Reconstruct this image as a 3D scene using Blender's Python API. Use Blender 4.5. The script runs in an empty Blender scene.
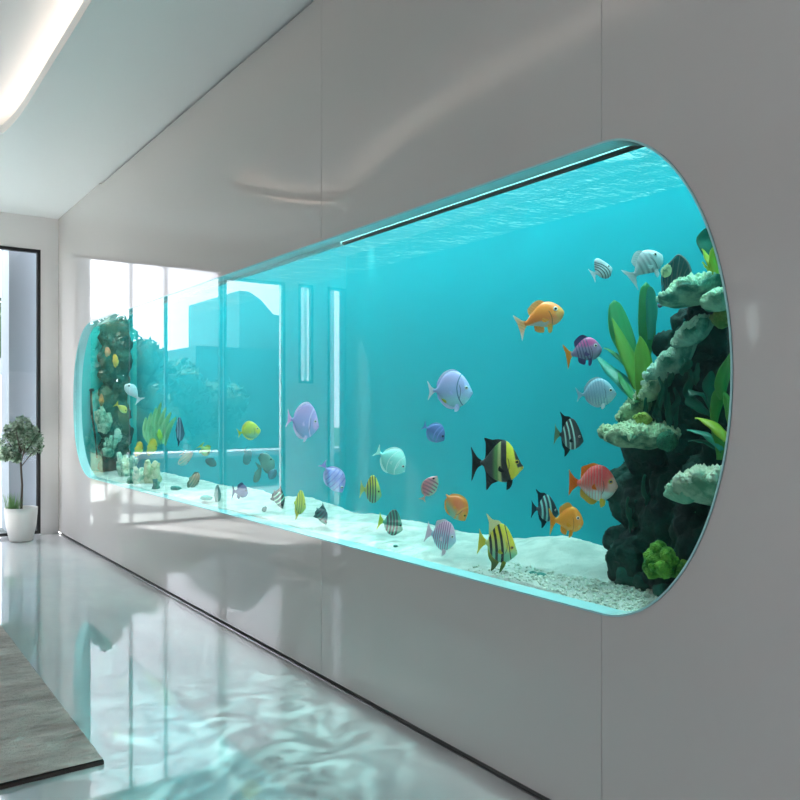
import bpy, bmesh, math, random
from mathutils import Vector, Matrix, noise
PI = math.pi
SC = bpy.context.scene
COL = SC.collection

# ------------------------------------------------------------------ camera geometry
CAMX, CAMH = -2.068, 1.4
AZ = math.atan(562 / 800.0)                  # camera turned right from the run of the wall
FW = (math.sin(AZ), math.cos(AZ)); RT = (math.cos(AZ), -math.sin(AZ))
HOR = 411.0

def ray(px):
    t = (px - 400) / 800.0
    return FW[0] + t * RT[0], FW[1] + t * RT[1]
def PX(px, py, X=0.0):                        # point where the sight line meets the plane x = X
    a, b = ray(px); s = (X - CAMX) / a
    return Vector((X, s * b, CAMH - (py - HOR) * s / 800.0))
def PY(px, py, Y, mirror=False):
    a, b = ray(px); s = Y / b
    x = CAMX + s * a
    return Vector((-x if mirror else x, Y, CAMH - (py - HOR) * s / 800.0))
def depth(p):
    return (p.x - CAMX) * FW[0] + p.y * FW[1]

# ------------------------------------------------------------------ colour and material helpers
def lin(c):
    return c / 12.92 if c <= 0.04045 else ((c + 0.055) / 1.055) ** 2.4
def rgb(h):
    return tuple(lin(int(h[i:i + 2], 16) / 255.0) for i in (0, 2, 4)) + (1.0,)

class NT:
    def __init__(self, name):
        self.m = bpy.data.materials.new(name); self.m.use_nodes = True
        self.t = self.m.node_tree; self.t.nodes.clear()
        self.out = self.t.nodes.new('ShaderNodeOutputMaterial')
    def n(self, kind, **kw):
        nd = self.t.nodes.new(kind)
        for k, v in kw.items():
            if k in nd.bl_rna.properties and k not in nd.inputs: setattr(nd, k, v)
            else: self.set(nd.inputs[k], v)
        return nd
    def set(self, sock, v):
        if isinstance(v, bpy.types.NodeSocket): self.t.links.new(v, sock)
        elif v is not None: sock.default_value = v
    def math(self, op, a, b=None, c=None, clamp=False):
        nd = self.t.nodes.new('ShaderNodeMath'); nd.operation = op; nd.use_clamp = clamp
        self.set(nd.inputs[0], a)
        if b is not None: self.set(nd.inputs[1], b)
        if c is not None: self.set(nd.inputs[2], c)
        return nd.outputs[0]
    def mix(self, f, a, b, mode='MIX'):
        nd = self.t.nodes.new('ShaderNodeMix'); nd.data_type = 'RGBA'; nd.blend_type = mode
        self.set(nd.inputs[0], f); self.set(nd.inputs[6], a); self.set(nd.inputs[7], b)
        return nd.outputs[2]
    def step(self, v, a, b):                  # 0 below a, 1 above b
        nd = self.t.nodes.new('ShaderNodeMapRange'); nd.interpolation_type = 'SMOOTHSTEP'
        self.set(nd.inputs[0], v); nd.inputs[1].default_value = a; nd.inputs[2].default_value = b
        return nd.outputs[0]
    def noise(self, scale, detail=3.0, vec=None, rough=0.55, stretch=None):
        nd = self.t.nodes.new('ShaderNodeTexNoise'); nd.inputs['Scale'].default_value = scale
        nd.inputs['Detail'].default_value = detail; nd.inputs['Roughness'].default_value = rough
        v = vec if vec is not None else self.co()
        if stretch:
            mp = self.t.nodes.new('ShaderNodeMapping'); mp.inputs['Scale'].default_value = stretch
            self.t.links.new(v, mp.inputs[0]); v = mp.outputs[0]
        self.t.links.new(v, nd.inputs['Vector']); return nd.outputs[0]
    def co(self, kind='Object'):
        if not hasattr(self, '_tc'): self._tc = self.t.nodes.new('ShaderNodeTexCoord')
        return self._tc.outputs[kind]
    def xyz(self):
        if not hasattr(self, '_sx'):
            s = self.t.nodes.new('ShaderNodeSeparateXYZ'); self.t.links.new(self.co(), s.inputs[0]); self._sx = s
        return self._sx.outputs
    def bump(self, h, strength=0.3, dist=0.01):
        nd = self.t.nodes.new('ShaderNodeBump'); nd.inputs['Strength'].default_value = strength
        nd.inputs['Distance'].default_value = dist; self.t.links.new(h, nd.inputs['Height']); return nd.outputs[0]
    def bsdf(self, color, rough=0.5, spec=0.5, normal=None, **kw):
        b = self.t.nodes.new('ShaderNodeBsdfPrincipled')
        self.set(b.inputs['Base Color'], color); self.set(b.inputs['Roughness'], rough)
        b.inputs['Specular IOR Level'].default_value = spec
        if normal is not None: self.t.links.new(normal, b.inputs['Normal'])
        for k, v in kw.items(): self.set(b.inputs[k.replace('_', ' ')], v)
        return b.outputs[0]
    def end(self, surf=None, vol=None):
        if surf is not None: self.t.links.new(surf, self.out.inputs[0])
        if vol is not None: self.t.links.new(vol, self.out.inputs[1])
        return self.m

def simple(name, h, rough=0.5, spec=0.5, **kw):
    t = NT(name); return t.end(t.bsdf(rgb(h) if isinstance(h, str) else h, rough, spec, **kw))
def noisy(name, h1, h2, scale=8, rough=0.6, bump=0.4, dist=0.01, spec=0.4, lo=0.35, hi=0.65, bscale=None, **kw):
    t = NT(name); f = t.noise(scale, 5)
    b = t.noise(bscale or scale * 4, 6)
    return t.end(t.bsdf(t.mix(t.step(f, lo, hi), rgb(h1), rgb(h2)), rough, spec, t.bump(b, bump, dist), **kw))

# ------------------------------------------------------------------ object helpers
def link(o, parent=None):
    COL.objects.link(o)
    if parent is not None: o.parent = parent
    return o
def tag(o, label=None, cat=None, group=None, kind=None):
    if label: o['label'] = label
    if cat: o['category'] = cat
    if group: o['group'] = group
    if kind: o['kind'] = kind
    return o
def empty(name, loc=(0, 0, 0), label=None, cat=None, group=None):
    o = bpy.data.objects.new(name, None); o.location = loc; o.empty_display_size = 0.05
    link(o); return tag(o, label, cat, group)
def from_bm(name, bm, mat, parent=None, smooth=False, loc=None):
    bmesh.ops.recalc_face_normals(bm, faces=bm.faces)
    me = bpy.data.meshes.new(name); bm.to_mesh(me); bm.free()
    if smooth: me.polygons.foreach_set('use_smooth', [True] * len(me.polygons))
    me.materials.append(mat)
    o = bpy.data.objects.new(name, me); link(o, parent)
    if loc is not None: o.location = loc
    return o
def struct(o):
    o['kind'] = 'structure'; return o
def add_box(bm, lo, hi):
    vs = [bm.verts.new((x, y, z)) for x in (lo[0], hi[0]) for y in (lo[1], hi[1]) for z in (lo[2], hi[2])]
    for f in ((0, 1, 3, 2), (4, 6, 7, 5), (0, 4, 5, 1), (2, 3, 7, 6), (0, 2, 6, 4), (1, 5, 7, 3)):
        bm.faces.new([vs[i] for i in f])
def box(name, lo, hi, mat, parent=None, bevel=0):
    bm = bmesh.new(); add_box(bm, lo, hi)
    if bevel: bmesh.ops.bevel(bm, geom=bm.edges[:], offset=bevel, segments=2, affect='EDGES')
    return from_bm(name, bm, mat, parent)
def add_prism(bm, pts, a, b, axis='x'):
    """extrude a closed outline between a and b along an axis; pts are the two other coordinates in order"""
    def mk(p, h):
        return {'x': (h, p[0], p[1]), 'y': (p[0], h, p[1]), 'z': (p[0], p[1], h)}[axis]
    A = [bm.verts.new(mk(p, a)) for p in pts]; B = [bm.verts.new(mk(p, b)) for p in pts]
    bm.faces.new(A); bm.faces.new(B[::-1]); n = len(pts)
    for i in range(n): bm.faces.new((A[i], B[i], B[(i + 1) % n], A[(i + 1) % n]))
def add_tube(bm, pts, radii, seg=8, cap=True):
    pts = [Vector(p) for p in pts]; rings = []
    for i, p in enumerate(pts):
        d = (pts[min(i + 1, len(pts) - 1)] - pts[max(i - 1, 0)]).normalized()
        u = d.cross(Vector((0, 0, 1)));
        if u.length < 0.1: u = d.cross(Vector((0, 1, 0)))
        u.normalize(); v = d.cross(u)
        r = radii[i] if isinstance(radii, (list, tuple)) else radii
        rings.append([bm.verts.new(p + (u * math.cos(k * 2 * PI / seg) + v * math.sin(k * 2 * PI / seg)) * r) for k in range(seg)])
    for a, b in zip(rings, rings[1:]):
        for k in range(seg): bm.faces.new((a[k], a[(k + 1) % seg], b[(k + 1) % seg], b[k]))
    if cap:
        bm.faces.new(rings[0][::-1]); bm.faces.new(rings[-1])
def catmull(pts, n=8, closed=False):
    out = []; N = len(pts)
    rng = range(N if closed else N - 1)
    for i in rng:
        g = (lambda k: pts[k % N]) if closed else (lambda k: pts[min(max(k, 0), N - 1)])
        p0, p1, p2, p3 = g(i - 1), g(i), g(i + 1), g(i + 2)
        for k in range(n):
            t = k / n
            out.append(tuple(0.5 * (2 * b + (c - a) * t + (2 * a - 5 * b + 4 * c - d) * t * t + (-a + 3 * b - 3 * c + d) * t ** 3)
                             for a, b, c, d in zip(p0, p1, p2, p3)))
    if not closed: out.append(tuple(pts[-1]))
    return out

# ================================================================== MATERIALS OF THE ROOM
def gloss_white(name, h, rough, spec, wav=0.0, ior=1.5):
    t = NT(name)
    nz = t.noise(1.3, 2, stretch=(1, 0.35, 1)); nrm = t.bump(nz, wav, 0.02) if wav else None
    return t.end(t.bsdf(rgb(h), rough, spec, nrm, IOR=ior))
M_WALL = gloss_white('white_lacquer_panel', 'D0CCC9', 0.06, 0.5, 0.02)
M_ENDWALL = simple('matt_white_paint', 'E6E4E2', 0.6)
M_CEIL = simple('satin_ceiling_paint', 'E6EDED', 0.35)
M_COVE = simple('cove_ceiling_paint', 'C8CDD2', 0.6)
t = NT('polished_stone_floor')
vein = t.noise(1.6, 6, stretch=(1, 0.5, 1))
M_FLOOR = t.end(t.bsdf(t.mix(t.step(vein, 0.35, 0.7), rgb('BEBFC0'), rgb('CBCBCB')), 0.02, 0.5, t.bump(t.noise(0.9, 2), 0.008, 0.02), IOR=1.95))
M_BLACK = simple('black_aluminium', '050505', 0.35)
M_GAP = simple('dark_recess', '1A1816', 0.7)
M_STEEL = simple('brushed_metal_strip', '8A8A8A', 0.3, Metallic=1.0)
t = NT('warm_led'); e = t.n('ShaderNodeEmission', Color=rgb('FFE6D2'), Strength=13.0); M_LED = t.end(e.outputs[0])
t = NT('white_tube'); e = t.n('ShaderNodeEmission', Color=rgb('E8FFFF'), Strength=2.8); M_TUBE = t.end(e.outputs[0])

def clear(name, tint, ior):
    t = NT(name)
    tr = t.n('ShaderNodeBsdfTransparent', Color=tint); gl = t.n('ShaderNodeBsdfGlossy', Roughness=0.0, Color=(1, 1, 1, 1))
    fr = t.n('ShaderNodeFresnel', IOR=ior); ge = t.n('ShaderNodeNewGeometry')
    f = t.math('MULTIPLY', fr.outputs[0], t.math('SUBTRACT', 1.0, ge.outputs['Backfacing']))
    mx = t.n('ShaderNodeMixShader'); t.set(mx.inputs[0], f)
    t.set(mx.inputs[1], tr.outputs[0]); t.set(mx.inputs[2], gl.outputs[0]); return t.end(mx.outputs[0])
M_PANE = clear('aquarium_acrylic', (0.97, 1.0, 1.0, 1), 1.47)
M_WIN = clear('window_glass', (0.98, 0.99, 1.0, 1), 1.3)
M_RIM = simple('aqua_acrylic_edge', 'B4E6E8', 0.12, 0.6, Transmission_Weight=0.0)
M_BACK = simple('turquoise_backdrop', '22AFBE', 0.75, 0.15)
M_END = simple('aqua_end_panel', '1FC0BE', 0.7, 0.15)
M_HOOD = simple('aqua_hood_lining', 'A6DCDE', 0.8)
t = NT('water_surface')
nz = t.noise(5.0, 4, stretch=(1.0, 1.6, 1)); nz2 = t.noise(22.0, 3, stretch=(1.0, 1.6, 1))
nrm = t.bump(t.math('ADD', nz, t.math('MULTIPLY', nz2, 0.25)), 0.55, 0.08)
lw = t.n('ShaderNodeLayerWeight', Blend=0.5, Normal=nrm)
f = t.step(lw.outputs['Facing'], 0.30, 0.68)
tr = t.n('ShaderNodeBsdfTransparent', Color=(0.9, 1, 1, 1)); gl = t.n('ShaderNodeBsdfGlossy', Roughness=0.04, Color=(0.95, 1, 1, 1), Normal=nrm)
mx = t.n('ShaderNodeMixShader'); t.set(mx.inputs[0], t.math('MULTIPLY', f, 0.97)); t.set(mx.inputs[1], tr.outputs[0]); t.set(mx.inputs[2], gl.outputs[0])
M_SURF = t.end(mx.outputs[0])
t = NT('hazy_water')
vs = t.n('ShaderNodeVolumeScatter', Color=rgb('7FE6EA'), Density=0.035, Anisotropy=0.2)
va = t.n('ShaderNodeVolumeAbsorption', Color=rgb('5FE0E0'), Density=0.12)
ad = t.n('ShaderNodeAddShader'); t.set(ad.inputs[0], vs.outputs[0]); t.set(ad.inputs[1], va.outputs[0])
M_WATER = t.end(None, ad.outputs[0])

# ================================================================== ROOM SHELL
RH = 3.6; YE = 9.765; XL = -3.85; YB = -2.6
TZ0, TZ1 = 0.725, 2.291; ZC = (TZ0 + TZ1) / 2; HZ = (TZ1 - TZ0) / 2
YN, AN = 1.782, 0.475      # near half ellipse: centre and half width
YF, AF = 8.29, 0.745      # far half ellipse
def near_arc(n=48):       # from top round to bottom
    return [(YN - AN * math.cos(a), ZC + HZ * math.sin(a)) for a in [PI / 2 - i * PI / n for i in range(n + 1)]]
def far_arc(n=48, e=2.25):
    out = []
    for i in range(n + 1):
        a = -PI / 2 + i * PI / n
        c, s = math.cos(a), math.sin(a)
        out.append((YF + AF * abs(c) ** (2 / e), ZC + HZ * math.copysign(abs(s) ** (2 / e), s)))
    return out
WB, WT = 0.022, RH - 0.022
G = 0.0022
bm = bmesh.new()
add_prism(bm, [(YB, WB), (YB, WT), (YN - G, WT)] + near_arc() + [(YN - G, WB)], 0.0, 0.08)
S2 = 3.66; S3 = 7.97
add_prism(bm, [(YN + G, TZ1), (YN + G, WT), (S2 - G / 2, WT), (S2 - G / 2, TZ1)], 0, 0.08)
add_prism(bm, [(YN + G, WB), (YN + G, TZ0), (S2 - G / 2, TZ0), (S2 - G / 2, WB)], 0, 0.08)
add_prism(bm, [(S2 + G / 2, TZ1), (S2 + G / 2, WT), (S3, WT), (S3, RH), (YE, RH), (YE, WB), (S2 + G / 2, WB), (S2 + G / 2, TZ0)] + far_arc(), 0, 0.08)
wall = struct(from_bm('wall_right', bm, M_WALL))
# dark recess behind the panel joints, at the ceiling and at the floor
bm = bmesh.new()
add_box(bm, (0.03, YB, 0.0), (0.09, YE, WB)); add_box(bm, (0.05, YB, WT), (0.09, S3, RH))
for y in (YN, S2):
    add_box(bm, (0.078, y - 0.006, WB), (0.0795, y + 0.006, TZ0 - 0.01)); add_box(bm, (0.078, y - 0.006, TZ1 + 0.01), (0.0795, y + 0.006, WT))
struct(from_bm('trim_1', bm, M_GAP))
struct(box('trim_2', (-0.004, YB, 0.0), (0.004, YE, 0.006), M_STEEL))

struct(box('floor', (XL - 0.1, YB, -0.1), (0.09, YE + 0.2, 0.0), M_FLOOR))

# ceiling with a long recessed light channel
def recess_outline():
    right = [(-0.955, YB), (-0.955, 5.9), (-0.965, 6.6), (-1.02, 7.1), (-1.17, 7.45), (-1.45, 7.68), (-1.75, 7.75)]
    left = [(-2.1, 7.72), (-2.32, 7.5), (-2.28, 7.05), (-2.08, 6.45), (-1.88, 5.6), (-1.74, 4.6), (-1.68, 3.6), (-1.65, 2.4), (-1.65, YB)]
    return right, left
R_, L_ = recess_outline()
Rs = [(-0.955, YB)] + catmull(R_[1:], 6); Ls = catmull(L_[:-1], 6) + [L_[-1]]
path = Rs + Ls                              # along the right lip, round the far end, back along the left
def offset(pts, d):                          # positive d: away from the channel
    out = []
    for i, p in enumerate(pts):
        a = Vector(pts[max(i - 1, 0)]); b = Vector(pts[min(i + 1, len(pts) - 1)])
        tdir = (b - a).normalized(); out.append((p[0] + tdir.y * d, p[1] - tdir.x * d))
    return out
bm = bmesh.new()                             # lower ceiling slab, split at the channel tip into a right and a left piece
tip = path[len(path) // 2 - 4]
k = path.index(tip)
far = max(p[1] for p in path); k = [p[1] for p in path].index(far)
add_prism(bm, [(0.09, YB)] + [(0.09, YE)] + [(path[k][0], YE)] + path[k::-1], RH, RH + 0.07, 'z')
add_prism(bm, [(path[k][0], YE), (XL, YE), (XL, YB)] + path[:k - 1:-1], RH, RH + 0.07, 'z')
struct(from_bm('ceiling', bm, M_CEIL))
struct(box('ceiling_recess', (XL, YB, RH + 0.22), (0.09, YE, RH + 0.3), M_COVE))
led_path = offset(path, 0.05)
cove = empty('cove_light', (-1.3, 3, RH + 0.07), 'warm white light strip hidden round the recessed channel in the ceiling', 'light strip')
bm = bmesh.new()
pl = led_path; q = offset(path, 0.065)
for i in range(len(pl) - 1):
    a = [(pl[i], 0.0), (q[i], 0.0)]
    c = [pl[i], pl[i + 1], q[i + 1], q[i]]
    v0 = [bm.verts.new((x, y, RH + 0.074)) for x, y in c]; v1 = [bm.verts.new((x, y, RH + 0.088)) for x, y in c]
    for f in ((0, 1, 2, 3),): bm.faces.new([v0[j] for j in f]); bm.faces.new([v1[j] for j in f][::-1])
    for j in range(4): bm.faces.new((v0[j], v0[(j + 1) % 4], v1[(j + 1) % 4], v1[j]))
o = from_bm('light_tape', bm, M_LED, cove); o.matrix_parent_inverse = cove.matrix_world.inverted(); o.location = (1.3, -3, -RH - 0.07)

# end wall with glazing
HD1, HD2 = 3.225, 3.14
def rectprism(bm, x0, x1, z0, z1): add_box(bm, (x0, YE, z0), (x1, YE + 0.18, z1))
bm = bmesh.new()
rectprism(bm, -0.19, 0.0, 0, RH); rectprism(bm, -1.99, -0.19, HD1, RH); rectprism(bm, -3.55, -1.99, HD2, RH)
add_box(bm, (-2.01, YE, 0), (-1.99, YE + .05, HD2)); rectprism(bm, -3.09, -2.89, 0, HD2); rectprism(bm, -3.32, -3.09, 0, 1.78); rectprism(bm, -3.55, -3.32, 0, HD2)
rectprism(bm, XL, -3.55, HD2, RH)
struct(from_bm('wall_end', bm, M_ENDWALL))
def window(name, x0, x1, z0, z1, mull=()):
    w = empty(name, ((x0 + x1) / 2, YE, z0)); struct(w)
    off = Vector(w.location)
    bm = bmesh.new(); fw = 0.036; y0, y1 = YE - 0.01, YE + 0.05
    def B(a, b): add_box(bm, Vector(a) - off, Vector(b) - off)
    B((x0, y0, z0), (x0 + fw, y1, z1)); B((x1 - fw, y0, z0), (x1, y1, z1))
    B((x0 + fw, y0, z1 - fw), (x1 - fw, y1, z1)); B((x0 + fw, y0, z0), (x1 - fw, y1, z0 + fw))
    from_bm('window_frame', bm, M_BLACK, w)
    for m in mull:
        bm = bmesh.new(); B((m - 0.016, y0 + 0.004, z0 + fw), (m + 0.016, y1 - 0.004, z1 - fw)); from_bm('mullion', bm, M_BLACK, w)
    bm = bmesh.new(); B((x0 + fw, YE + 0.018, z0 + fw), (x1 - fw, YE + 0.024, z1 - fw)); from_bm('glass', bm, M_WIN, w)
window('window_1', -1.99, -0.19, 0.012, HD1, (-0.83, -1.256))
window('window_2', -2.89, -2.01, 0.012, HD2, ())
window('window_3', -3.32, -3.09, 1.78, HD2)
window('window_4', XL, -3.55, 0.012, HD2)
struct(box('wall_left', (XL - 0.15, YB, 0), (XL, YE + 0.18, RH + 0.3), simple('taupe_plaster', '6E6862', 0.7)))
bm = bmesh.new(); add_prism(bm, [(1.9, 0.01), (3.78, 0.01), (3.78, 2.35), (3.74, 2.5), (3.62, 2.6), (3.4, 2.64), (2.2, 2.64), (1.98, 2.56), (1.9, 2.4)], XL + .001, XL + .03)
struct(from_bm('door_1', bm, simple('pale_door', 'F0EFEC', .4)))
wl = empty('wall_lamp', (XL + .05, 3.55, 2.1), 'slim vertical wall lamp mirrored in the white wall right of the aquarium', 'lamp')
box('lamp_tube', (-.015, -.02, -.13), (.02, .02, .13), M_TUBE, wl); box('back_plate', (-.02, -.035, -.15), (-.015, .035, .15), M_STEEL, wl)
# back of the room, behind the viewer: a wall with an unseen opening added for fill daylight
bm = bmesh.new()
add_box(bm, (XL, YB - 0.15, 0), (-2.9, YB, RH + 0.3)); add_box(bm, (-1.4, YB - 0.15, 0), (0.09, YB, RH + 0.3)); add_box(bm, (-2.9, YB - 0.15, 2.4), (-1.4, YB, RH + 0.3))
struct(from_bm('wall_back', bm, M_ENDWALL))

# ================================================================== AQUARIUM
TX0, TX1, TY0, TY1 = 0.081, 0.70, 1.02, 9.13
aq = empty('aquarium', (0.4, 5, 0.6), 'long built-in aquarium with rounded window and turquoise water in the white wall', 'aquarium')
def part(o, parent=aq):
    o.parent = parent; o.location = o.location - parent.location; return o
outline = near_arc(64) + far_arc(64)         # closed loop: near top->bottom, far bottom->top
def loop_offset(pts, d):
    out = []; n = len(pts)
    for i in range(n):
        a = Vector(pts[i - 1]); b = Vector(pts[(i + 1) % n]); tt = (b - a).normalized()
        out.append((pts[i][0] - tt.y * d, pts[i][1] + tt.x * d))
    return out
bm = bmesh.new()
inner = loop_offset(outline, 0.007)
ctr = Vector((5, ZC))
if (Vector(inner[10]) - ctr).length > (Vector(outline[10]) - ctr).length: inner = loop_offset(outline, -0.007)
n = len(outline)
def ringv(pts, x): return [bm.verts.new((x, p[0], p[1])) for p in pts]
A = ringv(loop_offset(outline, 0.0005), -0.003); B = ringv(inner, -0.003); C = ringv(inner, 0.0805); D = ringv(loop_offset(outline, 0.0005), 0.0805)
for i in range(n):
    j = (i + 1) % n
    for P, Q in ((A, B), (B, C), (C, D)): bm.faces.new((P[i], P[j], Q[j], Q[i]))
part(from_bm('window_rim', bm, M_RIM))
bm = bmesh.new(); pin = loop_offset(outline, 0.0075)
if (Vector(pin[10]) - ctr).length > (Vector(outline[10]) - ctr).length: pin = loop_offset(outline, -0.0075)
add_prism(bm, pin, 0.0, 0.008); part(from_bm('front_pane', bm, M_PANE))
part(box('backdrop', (TX1, TY0, 0.6), (TX1 + 0.03, TY1, 2.30), M_BACK))
part(box('hood_back', (TX1, TY0, 2.30), (TX1 + 0.03, TY1, 3.75), M_HOOD))
part(box('end_panel', (TX0 + 0.01, TY1, 0.6), (TX1 + 0.03, TY1 + 0.03, 3.75), M_END))
part(box('end_panel', (TX0 + 0.01, TY0 - 0.03, 0.6), (TX1 + 0.03, TY0, 3.75), M_END))
part(box('base_slab', (TX0 + 0.01, TY0, 0.6), (TX1, TY1, 0.64), M_BACK))
part(box('hood', (TX0 + 0.01, TY0 - 0.03, 3.75), (TX1 + 0.03, TY1 + 0.03, 3.78), M_HOOD))
part(box('hood_front', (0.0905, TY0, 2.43), (0.10, TY1, 3.75), M_HOOD))
part(box('dark_gap_strip', (0.092, 1.62, 2.270), (0.106, 3.6, 2.284), M_GAP))  # dark strip standing in for the unlit air gap above the waterline
part(box('leak_cap', (0.081, 3.6, 2.268), (0.104, 9.0, 2.31), M_RIM))  # rim-coloured cap added to cover lamp light leaking through the gap
bm = bmesh.new(); NX, NY = 26, 340
g = [[bm.verts.new((0.09 + (TX1 - 0.09) * i / NX, TY0 + (TY1 - TY0) * j / NY,
      2.276 + 0.009 * noise.noise(Vector((i * 0.16, j * 0.10, 3))) + 0.003 * noise.noise(Vector((i * 0.4, j * 0.3, 8))))) for j in range(NY + 1)] for i in range(NX + 1)]
for i in range(NX):
    for j in range(NY): bm.faces.new((g[i][j], g[i + 1][j], g[i + 1][j + 1], g[i][j + 1]))
part(from_bm('water_surface', bm, M_SURF, smooth=True))
part(box('water', (0.0895, TY0 + 0.003, 0.65), (TX1 - 0.002, TY1 - 0.003, 2.265), M_WATER))
# lamp bars above the water
WATER_E = 30
for y in (1.9, 3.6, 5.3, 7.0, 8.5):
    b = part(box('lamp_bar', (0.22, y - 0.6, 3.68), (0.46, y + 0.6, 3.71), M_TUBE))
    ld = bpy.data.lights.new('tank_lamp', 'AREA'); ld.shape = 'RECTANGLE'; ld.size = 0.3; ld.size_y = 1.7
    ld.energy = WATER_E * (1.15 if y < 3 else 1.0); ld.color = (0.86, 1.0, 0.98)
    lo = bpy.data.objects.new('tank_lamp', ld); lo.location = (0.34, y, 3.66); link(lo)

# sand bed
def sand_h(x, y):
    h = 0.742 + 0.018 * noise.noise(Vector((x * 5, y * 3, 1))) + 0.006 * noise.noise(Vector((x * 22, y * 18, 7)))
    h += 0.028 * max(0, (x - 0.3) / 0.4) * (0.6 + noise.noise(Vector((1, y * 1.7, 4))))
    h += 0.055 * math.exp(-((y - 2.55) / 0.28) ** 2) * max(0, min(1, (x - 0.38) / 0.2))
    h -= .012 * max(0, 1 - (x - .09) / .16)
    if y < 2.6: h += 0.012 * noise.noise(Vector((x * 60, y * 60, 2))) * min(1, (2.6 - y) / 0.5)
    return h
bm = bmesh.new(); NX, NY = 50, 520
g = [[bm.verts.new((0.0905 + (TX1 - 0.092) * i / NX, TY0 + (TY1 - TY0) * (j / NY) ** 1.5, 0)) for j in range(NY + 1)] for i in range(NX + 1)]
for r in g:
    for v in r: v.co.z = sand_h(v.co.x, v.co.y)
for i in range(NX):
    for j in range(NY): bm.faces.new((g[i][j], g[i + 1][j], g[i + 1][j + 1], g[i][j + 1]))
sk = [bm.verts.new((0.0905, v.co.y, 0.645)) for v in g[0]]
for j in range(NY): bm.faces.new((sk[j], sk[j + 1], g[0][j + 1], g[0][j]))
M_SAND = noisy('pale_sand', 'B9C6BE', 'D6DED6', 9, 0.9, 0.8, 0.012, 0.2, bscale=160)
tag(from_bm('sand_bed', bm, M_SAND, smooth=True), 'pale rippled sand covering the bottom of the aquarium', 'sand', kind='stuff')
exec_parts = []

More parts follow.
